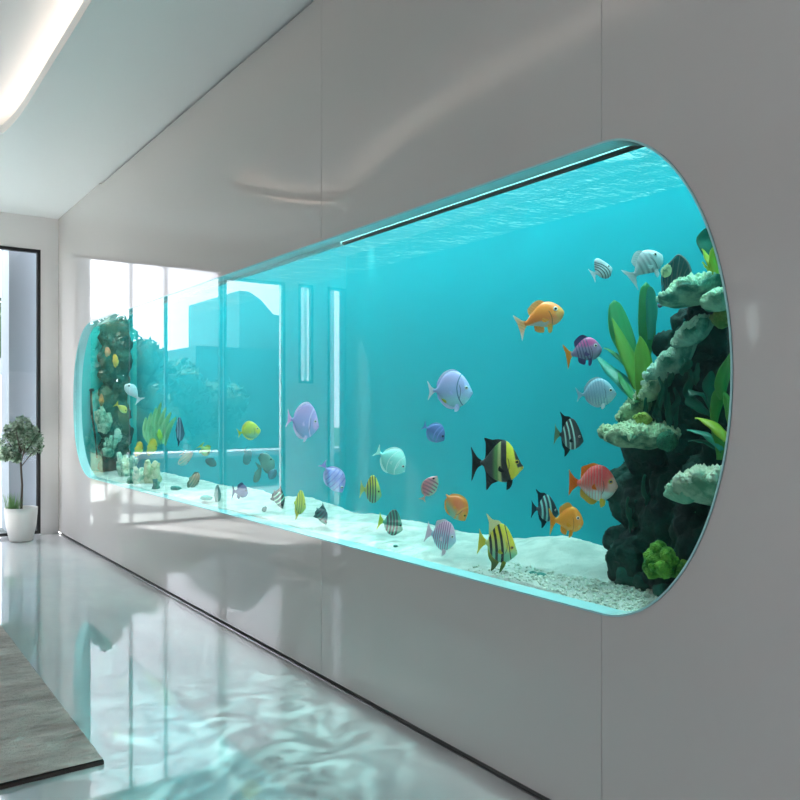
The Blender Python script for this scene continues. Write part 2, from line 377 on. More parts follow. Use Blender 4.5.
# ================================================================== FISH
def interp(pts, x):
    for (a, za), (b, zb) in zip(pts, pts[1:]):
        if x <= b: return za + (zb - za) * (x - a) / (b - a)
    return pts[-1][1]
SPEC = {
 'tang': dict(
    top=[(-.37, .028), (-.31, .04), (-.25, .12), (-.17, .24), (-.05, .34), (.08, .375), (.2, .345), (.31, .26), (.4, .14), (.46, .02), (.5, -.065)],
    bot=[(-.37, -.028), (-.31, -.04), (-.25, -.11), (-.15, -.23), (0, -.32), (.13, -.345), (.25, -.32), (.36, -.25), (.44, -.165), (.5, -.085)],
    w=.095, dorsal=[(.22, .32), (.1, .40), (-.05, .385), (-.17, .31), (-.27, .18), (-.29, .07), (-.2, .15), (0, .3)],
    anal=[(.18, -.3), (.08, -.37), (-.06, -.355), (-.18, -.27), (-.27, -.15), (-.27, -.06), (-.15, -.18), (0, -.27)],
    tail=[(-.34, .03), (-.41, .08), (-.5, .2), (-.465, .06), (-.455, 0), (-.465, -.06), (-.5, -.18), (-.41, -.08), (-.34, -.03)],
    pect=[(.16, .0), (.1, .03), (.02, -.02), (.0, -.08), (.06, -.1), (.14, -.06)], pelv=[(.2, -.3), (.16, -.4), (.1, -.43), (.12, -.3)], eye=(.375, .03, .03)),
 'goldie': dict(
    top=[(-.32, .045), (-.26, .06), (-.15, .15), (0, .245), (.12, .29), (.25, .28), (.36, .215), (.45, .11), (.5, .0)],
    bot=[(-.32, -.045), (-.26, -.055), (-.12, -.11), (0, -.165), (.13, -.205), (.27, -.2), (.38, -.16), (.46, -.09), (.5, -.02)],
    w=.115, dorsal=[(.2, .27), (.1, .36), (-.02, .355), (-.14, .29), (-.19, .24), (-.175, .12), (-.05, .2), (.1, .26)],
    anal=[(.03, -.14), (-.0, -.27), (-.1, -.25), (-.16, -.19), (-.14, -.08), (-.05, -.1)],
    tail=[(-.29, .045), (-.36, .09), (-.44, .19), (-.5, .24), (-.475, .1), (-.44, .0), (-.45, -.14), (-.47, -.3), (-.42, -.22), (-.35, -.1), (-.29, -.04)],
    pect=[(.2, -.02), (.14, .02), (.06, -.02), (.04, -.08), (.1, -.11), (.18, -.08)], pelv=[(.2, -.17), (.16, -.29), (.09, -.32), (.12, -.17)], eye=(.36, .08, .034)),
 'discus': dict(
    top=[(-.32, .05), (-.26, .08), (-.18, .22), (-.06, .35), (.08, .40), (.22, .375), (.34, .28), (.43, .14), (.5, .0)],
    bot=[(-.32, -.05), (-.26, -.08), (-.16, -.2), (-.02, -.3), (.12, -.335), (.25, -.31), (.37, -.23), (.45, -.12), (.5, -.03)],
    w=.12, dorsal=[(.15, .37), (.0, .43), (-.14, .38), (-.24, .33), (-.25, .22), (-.25, .06), (-.16, .2), (0, .34)],
    anal=[(.1, -.3), (.04, -.4), (-.06, -.41), (-.17, -.33), (-.25, -.25), (-.235, -.1), (-.1, -.22)],
    tail=[(-.29, .05), (-.37, .1), (-.46, .2), (-.5, .26), (-.48, .1), (-.47, 0), (-.48, -.1), (-.49, -.27), (-.43, -.18), (-.36, -.09), (-.29, -.05)],
    pect=[(.18, -.02), (.12, .03), (.03, -.0), (.0, -.07), (.06, -.1), (.15, -.08)], pelv=[(.24, -.29), (.24, -.41), (.19, -.46), (.16, -.3)], eye=(.37, .08, .034)),
 'angel': dict(
    top=[(-.32, .04), (-.26, .07), (-.19, .25), (-.08, .42), (.04, .47), (.16, .42), (.28, .28), (.39, .1), (.47, -.06), (.5, -.14)],
    bot=[(-.32, -.04), (-.26, -.08), (-.18, -.22), (-.06, -.34), (.08, -.40), (.22, -.39), (.34, -.32), (.44, -.23), (.5, -.16)],
    w=.11, dorsal=[(.06, .44), (-.04, .52), (-.2, .53), (-.36, .64), (-.28, .46), (-.24, .3), (-.25, .06), (-.15, .26), (-.02, .41)],
    anal=[(.06, -.36), (.02, -.5), (-.1, -.62), (-.1, -.46), (-.2, -.32), (-.25, -.07), (-.14, -.22)],
    tail=[(-.29, .04), (-.36, .1), (-.45, .2), (-.5, .28), (-.47, .1), (-.46, -.02), (-.48, -.15), (-.5, -.3), (-.42, -.17), (-.36, -.09), (-.29, -.04)],
    pect=[(.2, -.1), (.14, -.06), (.06, -.1), (.03, -.17), (.1, -.2), (.18, -.16)], pelv=[(.24, -.37), (.2, -.52), (.12, -.62), (.15, -.38)], eye=(.36, -.02, .032)),
 'butterfly': dict(
    top=[(-.32, .035), (-.26, .05), (-.18, .13), (-.08, .25), (.04, .36), (.14, .395), (.25, .33), (.36, .18), (.44, .03), (.5, -.05)],
    bot=[(-.32, -.035), (-.26, -.06), (-.16, -.2), (-.04, -.29), (.1, -.325), (.22, -.315), (.34, -.24), (.44, -.14), (.5, -.08)],
    w=.10, dorsal=[(.15, .39), (.02, .41), (-.1, .40), (-.24, .43), (-.215, .34), (-.2, .2), (-.23, .06), (-.1, .2), (.05, .35)],
    anal=[(.02, -.3), (-.1, -.36), (-.2, -.47), (-.205, -.33), (-.2, -.22), (-.25, -.05), (-.12, -.18)],
    tail=[(-.29, .035), (-.37, .09), (-.44, .18), (-.5, .27), (-.475, .1), (-.465, 0), (-.475, -.12), (-.49, -.32), (-.42, -.17), (-.36, -.08), (-.29, -.035)],
    pect=[(.2, -.06), (.14, -.02), (.06, -.05), (.04, -.12), (.1, -.15), (.18, -.12)], pelv=[(.28, -.29), (.27, -.38), (.2, -.46), (.21, -.3)], eye=(.39, .03, .03)),
}
MESH = {}
def fin_mesh(key, pts, th=.012, smooth_n=4):
    if key in MESH: return MESH[key]
    sp = catmull(pts, smooth_n, closed=True)
    bm = bmesh.new(); add_prism(bm, sp, -th / 2, th / 2, 'y')
    bmesh.ops.triangulate(bm, faces=[f for f in bm.faces if len(f.verts) > 4]); bmesh.ops.recalc_face_normals(bm, faces=bm.faces)
    me = bpy.data.meshes.new(key); bm.to_mesh(me); bm.free(); MESH[key] = me; return me
def body_mesh(kind):
    key = kind + '_body'
    if key in MESH: return MESH[key]
    s = SPEC[kind]; x0 = s['top'][0][0]
    top = catmull(s['top'], 6); bot = catmull(s['bot'], 6); NS, NR = 34, 20
    bm = bmesh.new(); rings = []
    for i in range(NS + 1):
        u = i / NS; x = x0 + (0.498 - x0) * (1 - (1 - u) ** 1.35)
        zt, zb = interp(top, x), interp(bot, x); c, h = (zt + zb) / 2, max((zt - zb) / 2, .004)
        v = (x - x0) / (0.5 - x0)
        w = s['w'] * (0.16 + 0.84 * math.sin(PI * min(1, v * 0.86 + 0.02)) ** 0.8) * (1 if v < .75 else math.sqrt(max(0.02, 1 - ((v - .75) / .252) ** 2)))
        w = min(w, h * .95)
        ring = []
        for k in range(NR):
            a = 2 * PI * k / NR; cs, sn = math.cos(a), math.sin(a)
            ring.append(bm.verts.new((x, w * math.copysign(abs(cs) ** 1.15, cs), c + h * sn)))
        rings.append(ring)
    for a, b in zip(rings, rings[1:]):
        for k in range(NR): bm.faces.new((a[k], a[(k + 1) % NR], b[(k + 1) % NR], b[k]))
    bm.faces.new(rings[0]); bm.faces.new(rings[-1][::-1]); bmesh.ops.recalc_face_normals(bm, faces=bm.faces)
    me = bpy.data.meshes.new(key); bm.to_mesh(me); bm.free()
    me.polygons.foreach_set('use_smooth', [True] * len(me.polygons)); MESH[key] = me; return me
def ball_mesh(key, r=1.0):
    if key in MESH: return MESH[key]
    bm = bmesh.new(); bmesh.ops.create_uvsphere(bm, u_segments=16, v_segments=10, radius=r)
    me = bpy.data.meshes.new(key); bm.to_mesh(me); bm.free()
    me.polygons.foreach_set('use_smooth', [True] * len(me.polygons)); MESH[key] = me; return me
def put(name, me, mat, parent, loc=(0, 0, 0), rot=(0, 0, 0), scale=(1, 1, 1)):
    if not me.materials: me.materials.append(mat)
    o = bpy.data.objects.new(name, me); link(o, parent)
    o.location = loc; o.rotation_euler = rot; o.scale = scale
    o.material_slots[0].link = 'OBJECT'; o.material_slots[0].material = mat; return o
def fish_mat(name, back, mid, belly, stripes=(), patches=(), rough=0.3, gill='', zmid=0.0, zr=.25):
    """stripes: (x, half width, slant, bow, colour, soft); patches: (x, z, rx, rz, colour, soft)"""
    t = NT(name); X, Y, Z = t.xyz()
    wob = t.math('MULTIPLY', t.math('SUBTRACT', t.noise(7, 3), 0.5), 0.045)
    zz = t.math('ADD', Z, t.math('MULTIPLY', wob, 1.2))
    c = t.mix(t.step(zz, zmid - zr, zmid), rgb(belly), rgb(mid)); c = t.mix(t.step(zz, zmid, zmid + zr), c, rgb(back))
    for (x, z, rx, rz, h, soft) in patches:
        dx = t.math('DIVIDE', t.math('SUBTRACT', X, x), rx); dz = t.math('DIVIDE', t.math('SUBTRACT', zz, z), rz)
        r = t.math('ADD', t.math('MULTIPLY', dx, dx), t.math('MULTIPLY', dz, dz))
        c = t.mix(t.math('SUBTRACT', 1.0, t.step(r, max(0, 1 - soft), 1 + soft)), c, rgb(h))
    for (x, w, sl, bow, h, soft) in stripes:
        d = t.math('SUBTRACT', t.math('ADD', X, t.math('ADD', t.math('MULTIPLY', Z, sl), t.math('MULTIPLY', t.math('MULTIPLY', Z, Z), bow))), x)
        d = t.math('ABSOLUTE', t.math('ADD', d, t.math('MULTIPLY', wob, 0.35)))
        c = t.mix(t.math('SUBTRACT', 1.0, t.step(d, w * (1 - soft), w * (1 + soft))), c, rgb(h))
    if gill:
        d = t.math('SUBTRACT', t.math('SUBTRACT', X, 0.245), t.math('MULTIPLY', t.math('MULTIPLY', t.math('ADD', Z, .03), t.math('ADD', Z, .03)), -1.8))
        mk = t.math('MULTIPLY', t.math('SUBTRACT', 1.0, t.step(t.math('ABSOLUTE', d), .004, .012)), t.math('SUBTRACT', 1.0, t.step(t.math('ABSOLUTE', t.math('ADD', Z, .05)), .11, .16)))
        c = t.mix(t.math('MULTIPLY', mk, 0.8), c, rgb(gill))
        m2 = t.math('MULTIPLY', t.math('SUBTRACT', 1.0, t.step(t.math('ABSOLUTE', t.math('ADD', Z, .075)), .004, .01)), t.step(X, .45, .46))
        c = t.mix(t.math('MULTIPLY', m2, 0.7), c, rgb(gill))
    sc = t.n('ShaderNodeTexVoronoi', Scale=38.0); t.set(sc.inputs['Vector'], t.co())
    c = t.mix(t.math('MULTIPLY', t.noise(26, 2, stretch=(3, 1, .7)), .13), c, t.mix(0.5, c, (1, 1, 1, 1)), 'MIX')
    return t.end(t.bsdf(c, rough, 0.45, t.bump(sc.outputs[0], 0.12, 0.01)))
def fin_mat(name, base, tip, h=None):
    t = NT(name); X, Y, Z = t.xyz()
    w = t.n('ShaderNodeTexWave', Scale=9.0, Distortion=1.5); w.bands_direction = 'DIAGONAL'; t.set(w.inputs['Vector'], t.co())
    r = t.step(t.math('ADD', t.math('ABSOLUTE', Z), t.math('MULTIPLY', X, -.35)), .12, .5)
    c = t.mix(r, rgb(base), rgb(tip)); c = t.mix(t.math('MULTIPLY', w.outputs[1], .25), c, t.mix(.6, c, rgb(tip)))
    b = t.bsdf(c, .4, .3, t.bump(w.outputs[1], .3, .01))
    tl = t.n('ShaderNodeBsdfTranslucent', Color=c); mx = t.n('ShaderNodeMixShader'); mx.inputs[0].default_value = .35
    t.set(mx.inputs[1], b); t.set(mx.inputs[2], tl.outputs[0]); return t.end(mx.outputs[0])
M_EYE = simple('eye_white', 'E8ECE6', .1); M_EYEY = simple('eye_amber', 'D8B040', .1); M_PUP = simple('pupil_black', '050608', .05)
MC = {}
def fm(kind, *a, **k):
    key = repr((kind, a, sorted(k.items())))
    if key not in MC: MC[key] = (fish_mat if kind == 'b' else fin_mat)(('fish_skin_%d' if kind == 'b' else 'fish_fin_%d') % len(MC), *a, **k)
    return MC[key]

def fish(kind, px, py, wpx, hpx, X, yaw, pitch, skin, fins, label, name='tropical_fish', cat='fish', thick=1.0, eye=M_EYE, small=False, no=(), group=None, finmap=None, flip=1):
    """wpx, hpx: seen length and height in the frame; yaw: snout turned away (+) or towards (-) the viewer"""
    p = PX(px, py, X); s = depth(p); S = SPEC[kind]
    view = Vector((p.x - CAMX, p.y, 0)).normalized(); right = Vector((view.y, -view.x, 0))
    cy = max(math.cos(math.radians(yaw)), .3)
    L = wpx * s / 800 / cy; zs = [z for k in ('top', 'bot') for _, z in S[k]]
    H = hpx * s / 800 / (max(zs) - min(zs))
    head = (right * math.cos(math.radians(yaw)) + view * math.sin(math.radians(yaw))) * flip
    az = math.atan2(head.y, head.x)
    r = empty(name, p, label, cat, group)
    r.rotation_euler = (0, -math.radians(pitch), az); r.scale = (L, L * thick, H)
    put('body', body_mesh(kind), skin, r)
    fmf = finmap or {}
    for f in ('dorsal', 'anal', 'tail'):
        if f in no: continue
        put(f + '_fin', fin_mesh(kind + '_' + f, S[f], .02 if f != 'tail' else .014), fmf.get(f, fins), r)
    for sd in (1, -1):
        if not small:
            if 'pect' not in no:
                put('pectoral_fin', fin_mesh(kind + '_pect', S['pect'], .008), fmf.get('pect', fins), r, (.13 * 0, sd * S['w'] * 1.0, 0), (0, 0, -sd * .12))
            if 'pelv' not in no:
                put('pelvic_fin', fin_mesh(kind + '_pelv', S['pelv'], .01), fmf.get('pelv', fins), r, (0, sd * .02, 0), (sd * .18, 0, 0))
        ex, ez, er = S['eye']
        a = S['w'] * (.55 if kind != 'goldie' else .62)
        e = put('eye', ball_mesh('eyeball'), eye if not small else M_PUP, r, (ex, sd * S['w'] * .74, ez), (0, 0, sd * -.35), (er * 1.35, er * .7, er * 1.35 * L / H))
        if not small: put('pupil', ball_mesh('eyeball'), M_PUP, e, (0, sd * .5, 0), (0, 0, 0), (.66, .75, .66))
    return r
SL = lambda *a: tuple(a)
def bands(xs, w, col, sl=0.15, bow=.0, soft=.25): return tuple((x, w, sl, bow, col, soft) for x in xs)

# --- the large fish on the right
fish('goldie', 540, 319, 49, 25, .34, -8, 17, fm('b', 'FF8A1E', 'FF8C28', 'F6B67A', patches=(SL(.44, -.03, .1, .12, 'F3A94E', .5), SL(-.1, -.12, .25, .07, 'B8C9BC', .5)), gill='5A3A10'),
     fm('f', 'FFA836', 'F5E2B0'), 'bright orange fish with a long pale tail, highest of the orange fish', finmap={'tail': fm('f', 'F9C07A', 'F4F6F4'), 'dorsal': fm('f', 'FFAF3C', 'F6D9A0'), 'pelv': fm('f', 'E8B23A', 'F5E2B0')})
fish('angel', 601, 270, 21, 23, .42, 25, 30, fm('b', 'B9BFC6', 'DCE0E4', 'C4CDD2', bands((-.15, -.02, .1, .22), .022, '2A333C', .5, 1.2)),
     fm('f', 'C9D0D6', 'EEF2F4'), 'small white fish with dark scribbled lines, beside the upper silver fish', no=('dorsal', 'anal', 'pect', 'pelv'), small=True)
fish('goldie', 645, 267, 40, 24, .44, 5, 36, fm('b', 'C4C6CC', 'CDD0D6', 'E3E5E9', bands((-.1, .02, .13, .24), .028, 'A4A8B0', -.2, .3, .8), gill='55585E'),
     fm('f', 'D7D8DC', 'F1F1F3'), 'silver grey fish with faint stripes nosing up above the tallest kelp leaf', no=('anal',))
fish('goldie', 583, 352, 37, 23, .36, -5, 10, fm('b', 'B0568E', '8A7FA4', '5E93A8', bands((-.14, -.06, .02, .1, .18), .014, '51507A', .1, .3, .5), patches=(SL(.15, .22, .3, .12, 'C0468C', .6),), gill='3A2440'),
     fm('f', '6A5A90', '3F4F86'), 'plum and blue fish with an orange tail, left of the kelp', finmap={'tail': fm('f', 'F0A23A', 'F59A1E')})
fish('tang', 596, 393, 39, 28, .34, -6, 6, fm('b', '9CC3D6', '86B4CC', '9FD4DC', bands([x / 100 for x in range(-24, 30, 7)], .010, '76A6C2', .05, .1, .6), gill='3B6880'),
     fm('f', '8FBED0', 'D6EEF2'), 'pale blue striped fish just above the leafy coral shelf', finmap={'pelv': fm('f', 'CFE6EC', 'F2FBFC')})
fish('tang', 450, 390, 45, 37, .32, -10, 2, fm('b', 'B9B4E8', '9FB4E6', '9FDCE8', bands((.17,), .012, '2B6E9A', .0, -1.1, .4), patches=(SL(-.18, -.22, .1, .05, 'B9C22A', .3), SL(.42, -.05, .09, .12, 'A6C8EE', .5)), gill='24405E'),
     fm('f', 'A9B9F0', 'F0F3FF'), 'large lavender blue round fish swimming in mid water, right of centre', finmap={'tail': fm('f', 'D9DCE8', 'F7F7F4')})
fish('tang', 434, 432, 26, 19, .45, 0, -30, fm('b', '4E6FB4', '3F62A4', '4C8FC0', bands((.05, .2), .02, '6F86D0', 0, -.8, .5)),
     fm('f', '5E86C6', '86B8DC'), 'small dark blue fish below the large lavender fish', no=('pect', 'pelv'), small=True)
fish('butterfly', 497, 463, 52, 42, .28, -10, 0, fm('b', '14181A', '0E1416', '10181A', (SL(-.0, .05, .0, 0, '4C8A3C', .9), SL(.06, .03, .0, 0, 'B9C07A', .8), SL(.29, .09, .28, 0, 'E8DC1E', .12), SL(.15, .05, .05, 0, '0B0E10', .15)), patches=(SL(.43, -.2, .14, .09, 'A9B8A0', .5), SL(.47, -.1, .07, .05, 'E0D040', .5)), gill='202408'),
     fm('f', '0A0E12', '141A22'), 'black fish with yellow and green bands behind the head', eye=M_EYEY)
fish('angel', 569, 435, 29, 31, .34, 0, -4, fm('b', '0F1C20', '12262A', '2A5A5C', bands((-.13, .02, .17), .028, 'A9E0D6', .28, .3, .2)),
     fm('f', '12242A', '0C181E'), 'black fish with mint stripes below the pale blue fish', finmap={'tail': fm('f', '6F9A74', '7FAE86')}, no=('pelv',))
fish('discus', 593, 484, 48, 36, .26, -12, -2, fm('b', 'F0524A', 'E86A5C', 'C9D2C8', bands([x / 100 for x in range(-22, 24, 6)], .007, 'D0938A', .0, .2, .9), patches=(SL(.08, .3, .22, .26, 'F2484A', .7), SL(.44, -.0, .12, .16, 'D8B8A4', .6), SL(.2, -.25, .4, .12, 'BFD9CE', .6)), gill='3A2A20', zmid=.03),
     fm('f', 'F07A20', 'F59A30'), 'large red and silver fish with orange fins against the rock', eye=M_EYEY, finmap={'anal': fm('f', 'E0B040', 'D8C860'), 'pelv': fm('f', 'E8D040', 'E8E070')})
fish('angel', 545, 509, 27, 27, .30, 20, -2, fm('b', '123A4C', '0F3444', '1A5A64', bands((-.12, .03, .18), .034, '8FE0DC', .15, .2, .2)),
     fm('f', '104050', '0C3040'), 'dark teal striped fish partly behind the yellow orange fish', no=('pelv', 'pect'), finmap={})
fish('goldie', 566, 521, 34, 25, .20, -12, 0, fm('b', 'FF9E10', 'FFA61C', 'F2BE4A', patches=(SL(.42, -.1, .06, .04, 'F8C860', .5),), gill='A86010'),
     fm('f', 'F9A81E', 'F4D070'), 'plump golden orange fish low in front of the rock', name='golden_fish')
fish('angel', 498, 544, 40, 39, .15, -8, -6, fm('b', 'E6D83A', 'C6D27A', '6FBF9A', bands((-.17, -.03, .12), .034, '14201A', .22, .35, .15) + (SL(.29, .012, .3, .2, '28301A', .3),), patches=(SL(.3, .2, .12, .3, 'E8D430', .5),), gill='3A4020'),
     fm('f', 'C9C43A', '4E7A40'), 'yellow angelfish with bold black stripes, lowest and largest of the striped fish', eye=M_EYEY, finmap={'tail': fm('f', 'E6D63A', 'E8E48A'), 'dorsal': fm('f', 'E8DC40', 'F4F0C0')})
fish('discus', 441, 536, 31, 30, .15, -15, -14, fm('b', 'E2B8D4', 'A9C4D8', 'A0DCDC', bands([x / 100 for x in range(-22, 30, 7)], .014, 'A06C96', .1, .1, .5), gill='40506A'),
     fm('f', 'E0C8D8', 'F2E8EE'), 'pale pink and blue striped fish just above the sand', finmap={'anal': fm('f', '90B8C8', 'B0D8DC')}, no=('anal',))
fish('tang', 455, 505, 37, 22, .22, 0, -50, fm('b', 'F58A2A', 'F0943C', '8FC8A0', bands((.2,), .02, 'F6B04A', 0, -.8, .5), patches=(SL(.05, .12, .2, .14, 'F07A30', .7), SL(.4, -.02, .14, .2, 'F0A030', .5)), gill='7A4A10'),
     fm('f', 'F6A83C', 'F7C870'), 'orange backed fish with a green belly, directly above the pink striped fish', eye=M_EYEY, no=('tail', 'pelv'))
fish('tang', 429, 488, 29, 15, .36, 0, 62, fm('b', 'D8707C', 'D88A90', 'A8C8A8', bands((-.2, -.08, .04, .16, .28), .028, '9A5A6E', .0, .2, .4)),
     fm('f', 'C8A890', 'E4DCC8'), 'small rose striped fish left of the orange backed fish', small=True, no=('pelv', 'pect'))
fish('angel', 371, 490, 22, 28, .30, -5, -5, fm('b', 'D8D03A', '8FB860', '5FB088', bands((-.14, -.02, .1, .22), .030, '14302A', .12, .2, .2)),
     fm('f', 'B8D070', 'CFE0A0'), 'small green and yellow striped fish with its forked tail left, under the mint fish', small=True, no=('dorsal', 'anal', 'pelv', 'pect'))
fish('angel', 391, 523, 26, 26, .22, 15, -12, fm('b', '1F7A68', '2F9078', '3FA88C', bands((-.15, -.03, .09, .21), .038, '06282C', .18, .3, .2)),
     fm('f', 'A8C83A', 'D4D43A'), 'green striped fish with a round yellow tail close over the sand', small=True, no=('dorsal', 'anal', 'pelv', 'pect'))
fish('tang', 391, 460, 36, 26, .26, 0, -32, fm('b', 'A9F0E6', '86E0D8', '7FDCD4', bands((.2, -.05), .008, 'E4FFFA', .0, -1.0, .5), gill='E8FFFC'),
     fm('f', 'B8F4EC', 'F2FFFD'), 'pale mint fish with white edged fins, nose pointing down', no=('pelv',))
fish('tang', 333, 477, 36, 20, .34, 0, -52, fm('b', 'B8A8E0', '8F9CE0', '8FB8E8', bands((-.2, -.08, .04, .16, .28), .014, '7F7CD0', .1, .2, .8)),
     fm('f', 'A0A0E8', 'E8E6FF'), 'lavender fish with violet stripes above the sand, left of the mint fish', no=('pelv', 'pect'))
fish('tang', 303, 421, 33, 35, .30, -5, -8, fm('b', 'B49AD8', '9C9CE0', '7FA8DC', bands((.2,), .014, 'D8C8F0', 0, -1.0, .5), patches=(SL(.42, .0, .1, .15, 'D0A8E0', .6),), gill='4A3A8A'),
     fm('f', 'C0B4EC', 'F8F2FF'), 'violet round fish swimming in front of the two pale reflected strips', finmap={'tail': fm('f', 'E0B8E8', 'F4E4FA')})
fish('tang', 249, 431, 23, 18, .30, -5, 12, fm('b', 'D8E040', 'C4D85A', '8FCFA0', patches=(SL(.38, .0, .1, .2, 'D6D83A', .5),), gill='5A6A20'),
     fm('f', 'D0DC40', 'F0F4B0'), 'lemon yellow fish alone in the left half of the aquarium', name='tropical_fish', no=('pelv',))
fish('angel', 278, 497, 25, 11, .25, 0, -60, fm('b', '12302E', '18403E', '1F6A60', bands((-.1, .05, .2), .024, '8FD8B8', .1, .2, .3)),
     fm('f', '143834', '1A5048'), 'tiny black green striped fish left of the yellow striped fish', small=True, no=('pelv', 'pect', 'tail'))
fish('angel', 299, 503, 15, 24, .22, 25, -8, fm('b', 'E0D020', 'C8C838', '9FC050', bands((-.14, .0, .14), .030, '6A8A20', .1, .2, .3)),
     fm('f', 'D8CC30', 'C8C040'), 'small mustard yellow fish with olive stripes just above the sand', small=True, no=('pelv', 'pect', 'tail', 'dorsal'))
fish('angel', 321, 514, 24, 11, .18, 0, -56, fm('b', '1A5A62', '206E70', '2F8F80', bands((-.12, .02, .16), .03, '0F3440', .1, .2, .3)),
     fm('f', '144048', '1A6060'), 'small dark teal striped fish right of the mustard yellow one', small=True, no=('pelv', 'pect', 'tail'))
fish('goldie', 240, 492, 16, 13, .22, 0, -6, fm('b', '2E3F78', '34508A', '2E5E88'),
     fm('f', '2E4A80', '2A5A80'), 'small indigo fish low over the sand at the left', small=True, no=('pect',))
fish('tang', 217, 495, 8, 18, .20, 60, 0, fm('b', '2A6A66', '3A8078', '2F8078', bands((-.1, .1), .03, '1F4E50', 0, 0, .4)),
     fm('f', '2A6A66', '3A8078'), 'slim dark green fish seen nearly head on, left of the indigo fish', small=True, no=('pect', 'tail', 'pelv'))
fish('discus', 193, 480, 13, 16, .24, 20, -35, fm('b', 'A07A58', '7A8A68', '3F7A6A', bands((-.1, .08, .24), .02, 'D0A888', .1, .2, .4)),
     fm('f', '7A7A58', '4A7A68'), 'little brown and green mottled fish tilted nose down by the sand', small=True, no=('pect', 'tail', 'pelv'))
fish('tang', 247, 456, 9, 18, .50, 60, -50, fm('b', '2F8A88', '379090', '2F8A8A'), fm('f', '2F8A88', '4A9A94'),
     'plain teal fish seen nearly head on, right below the lemon yellow fish', small=True, no=('pect', 'dorsal', 'pelv'))
fish('discus', 266, 464, 18, 20, .50, -10, 25, fm('b', '4F8E84', '5A9A8C', '4A9088'), fm('f', '5A9A8C', '4A8A80'),
     'large dull green fish in a close trio, topmost of the three', small=True, no=('pect', 'pelv'))
fish('tang', 257, 475, 8, 16, .40, 50, -40, fm('b', '4A8678', '5A9080', '4A8878'), fm('f', '4A8678', '4A8878'),
     'dull green leaf shaped fish, left one of the close trio', small=True, no=('pect', 'pelv', 'tail'))
fish('tang', 272, 475, 14, 8, .40, 20, 58, fm('b', '2A7080', '2F7A88', '2F8088'), fm('f', '2A7080', '2F8088'),
     'narrow blue green fish, right one of the close trio', small=True, no=('pect', 'pelv', 'tail'))
fish('angel', 179, 430, 11, 24, .40, 15, 0, fm('b', '1E3A5A', '24486A', '2A5A78', bands((-.12, .06), .03, 'A0B8D8', 0, 0, .3)),
     fm('f', '2A4A6A', '1A2E50'), 'tall navy fish with pale grey stripes at the left', small=True, no=('pect', 'dorsal', 'tail'))
fish('tang', 185, 458, 10, 20, .40, 40, -60, fm('b', 'D8A890', 'C8B8A8', '80B8B0', bands((-.1, .1), .03, 'F0C0A0', 0, 0, .4)), fm('f', 'E0B8A0', 'C8C8C0'),
     'pale peach striped fish right under the navy one', small=True, no=('pect', 'pelv'))
fish('goldie', 204, 450, 13, 10, .45, 10, -55, fm('b', 'B8CC60', 'A8C870', '8FBE80'), fm('f', 'B8CC60', 'C8D880'),
     'small lime yellow fish diving nose down onto a dark green fish', small=True, no=('pect', 'pelv'))
fish('tang', 211, 463, 8, 15, .42, 45, 70, fm('b', '1F6260', '276A66', '27706A'), fm('f', '1F6260', '27706A'),
     'dark green fish standing on end below the lime yellow fish', small=True, no=('pect', 'pelv', 'tail'))
fish('goldie', 133, 393, 22, 11, .30, 10, 48, fm('b', 'C0CED8', 'D0DAE2', 'B0C8D0'), fm('f', 'D0DAE2', 'E8F0F4'),
     'white grey fish heading upward at the far left of the aquarium', small=True, no=('pect', 'anal', 'dorsal'), flip=-1)
fish('goldie', 121, 408, 14, 7, .34, 0, -42, fm('b', 'D0C040', 'C8C050', '90B870'), fm('f', 'D0C040', 'B8C860'),
     'narrow yellow fish slanting down beside the dark far rock', small=True, no=('pect', 'pelv', 'anal', 'dorsal'))
fish('discus', 117, 436, 10, 14, .40, 10, 0, fm('b', 'D8E8D8', 'B8DCCC', '70B8A8'), fm('f', 'B8DCCC', '90C8B8'),
     'pale cream fish in front of the dark far rock', small=True, no=('pect', 'pelv', 'tail'))
fish('discus', 138, 449, 10, 14, .35, 15, -15, fm('b', 'E8B820', 'E0C040', 'B8C870'), fm('f', 'E0C040', 'C8C870'),
     'amber yellow fish, left one of the yellow pair over the far coral', small=True, no=('pect', 'pelv', 'tail'))
fish('discus', 151, 447, 12, 16, .32, 15, -15, fm('b', 'E8C830', 'D8CC50', 'A8C870'), fm('f', 'D8CC50', 'B8C870'),
     'larger yellow fish, right one of the yellow pair over the far coral', small=True, no=('pect', 'pelv', 'tail'))
fish('angel', 159, 435, 7, 11, .45, 20, 0, fm('b', 'B8E030', 'B0D840', '98C850'), fm('f', 'B0D840', '98C850'),
     'tiny lime green fish just above the yellow pair', small=True, no=('pect', 'pelv', 'tail', 'dorsal', 'anal'))
fish('discus', 107, 352, 7, 9, .27, 10, 0, fm('b', 'D06A38', 'C87848', 'A08060'), fm('f', 'D07040', 'B08050'),
     'tiny rust orange fish highest at the dark far rock', small=True, no=('pect', 'pelv', 'tail'))
fish('discus', 115, 361, 7, 12, .28, 10, 5, fm('b', 'F0B020', 'E8B030', 'C8A840'), fm('f', 'E8B030', 'C8A840'),
     'tiny golden yellow fish right of the rust orange one', small=True, no=('pect', 'pelv', 'tail'))
fish('tang', 101, 400, 6, 12, .21, 10, 0, fm('b', '9A5A30', 'D08030', '6A6A40'), fm('f', '9A6A40', '6A6A40'),
     'tiny brown fish with an orange spot at the left edge of the far rock', small=True, no=('pect', 'pelv', 'tail'))
fish('tang', 264, 509, 6, 6, .18, 20, -50, fm('b', '1F6A68', '1F706C', '1F706C'), fm('f', '1F6A68', '1F706C'),
     'tiniest dark teal fish, resting on the sand line left of centre', small=True, no=('pect', 'pelv', 'tail'))

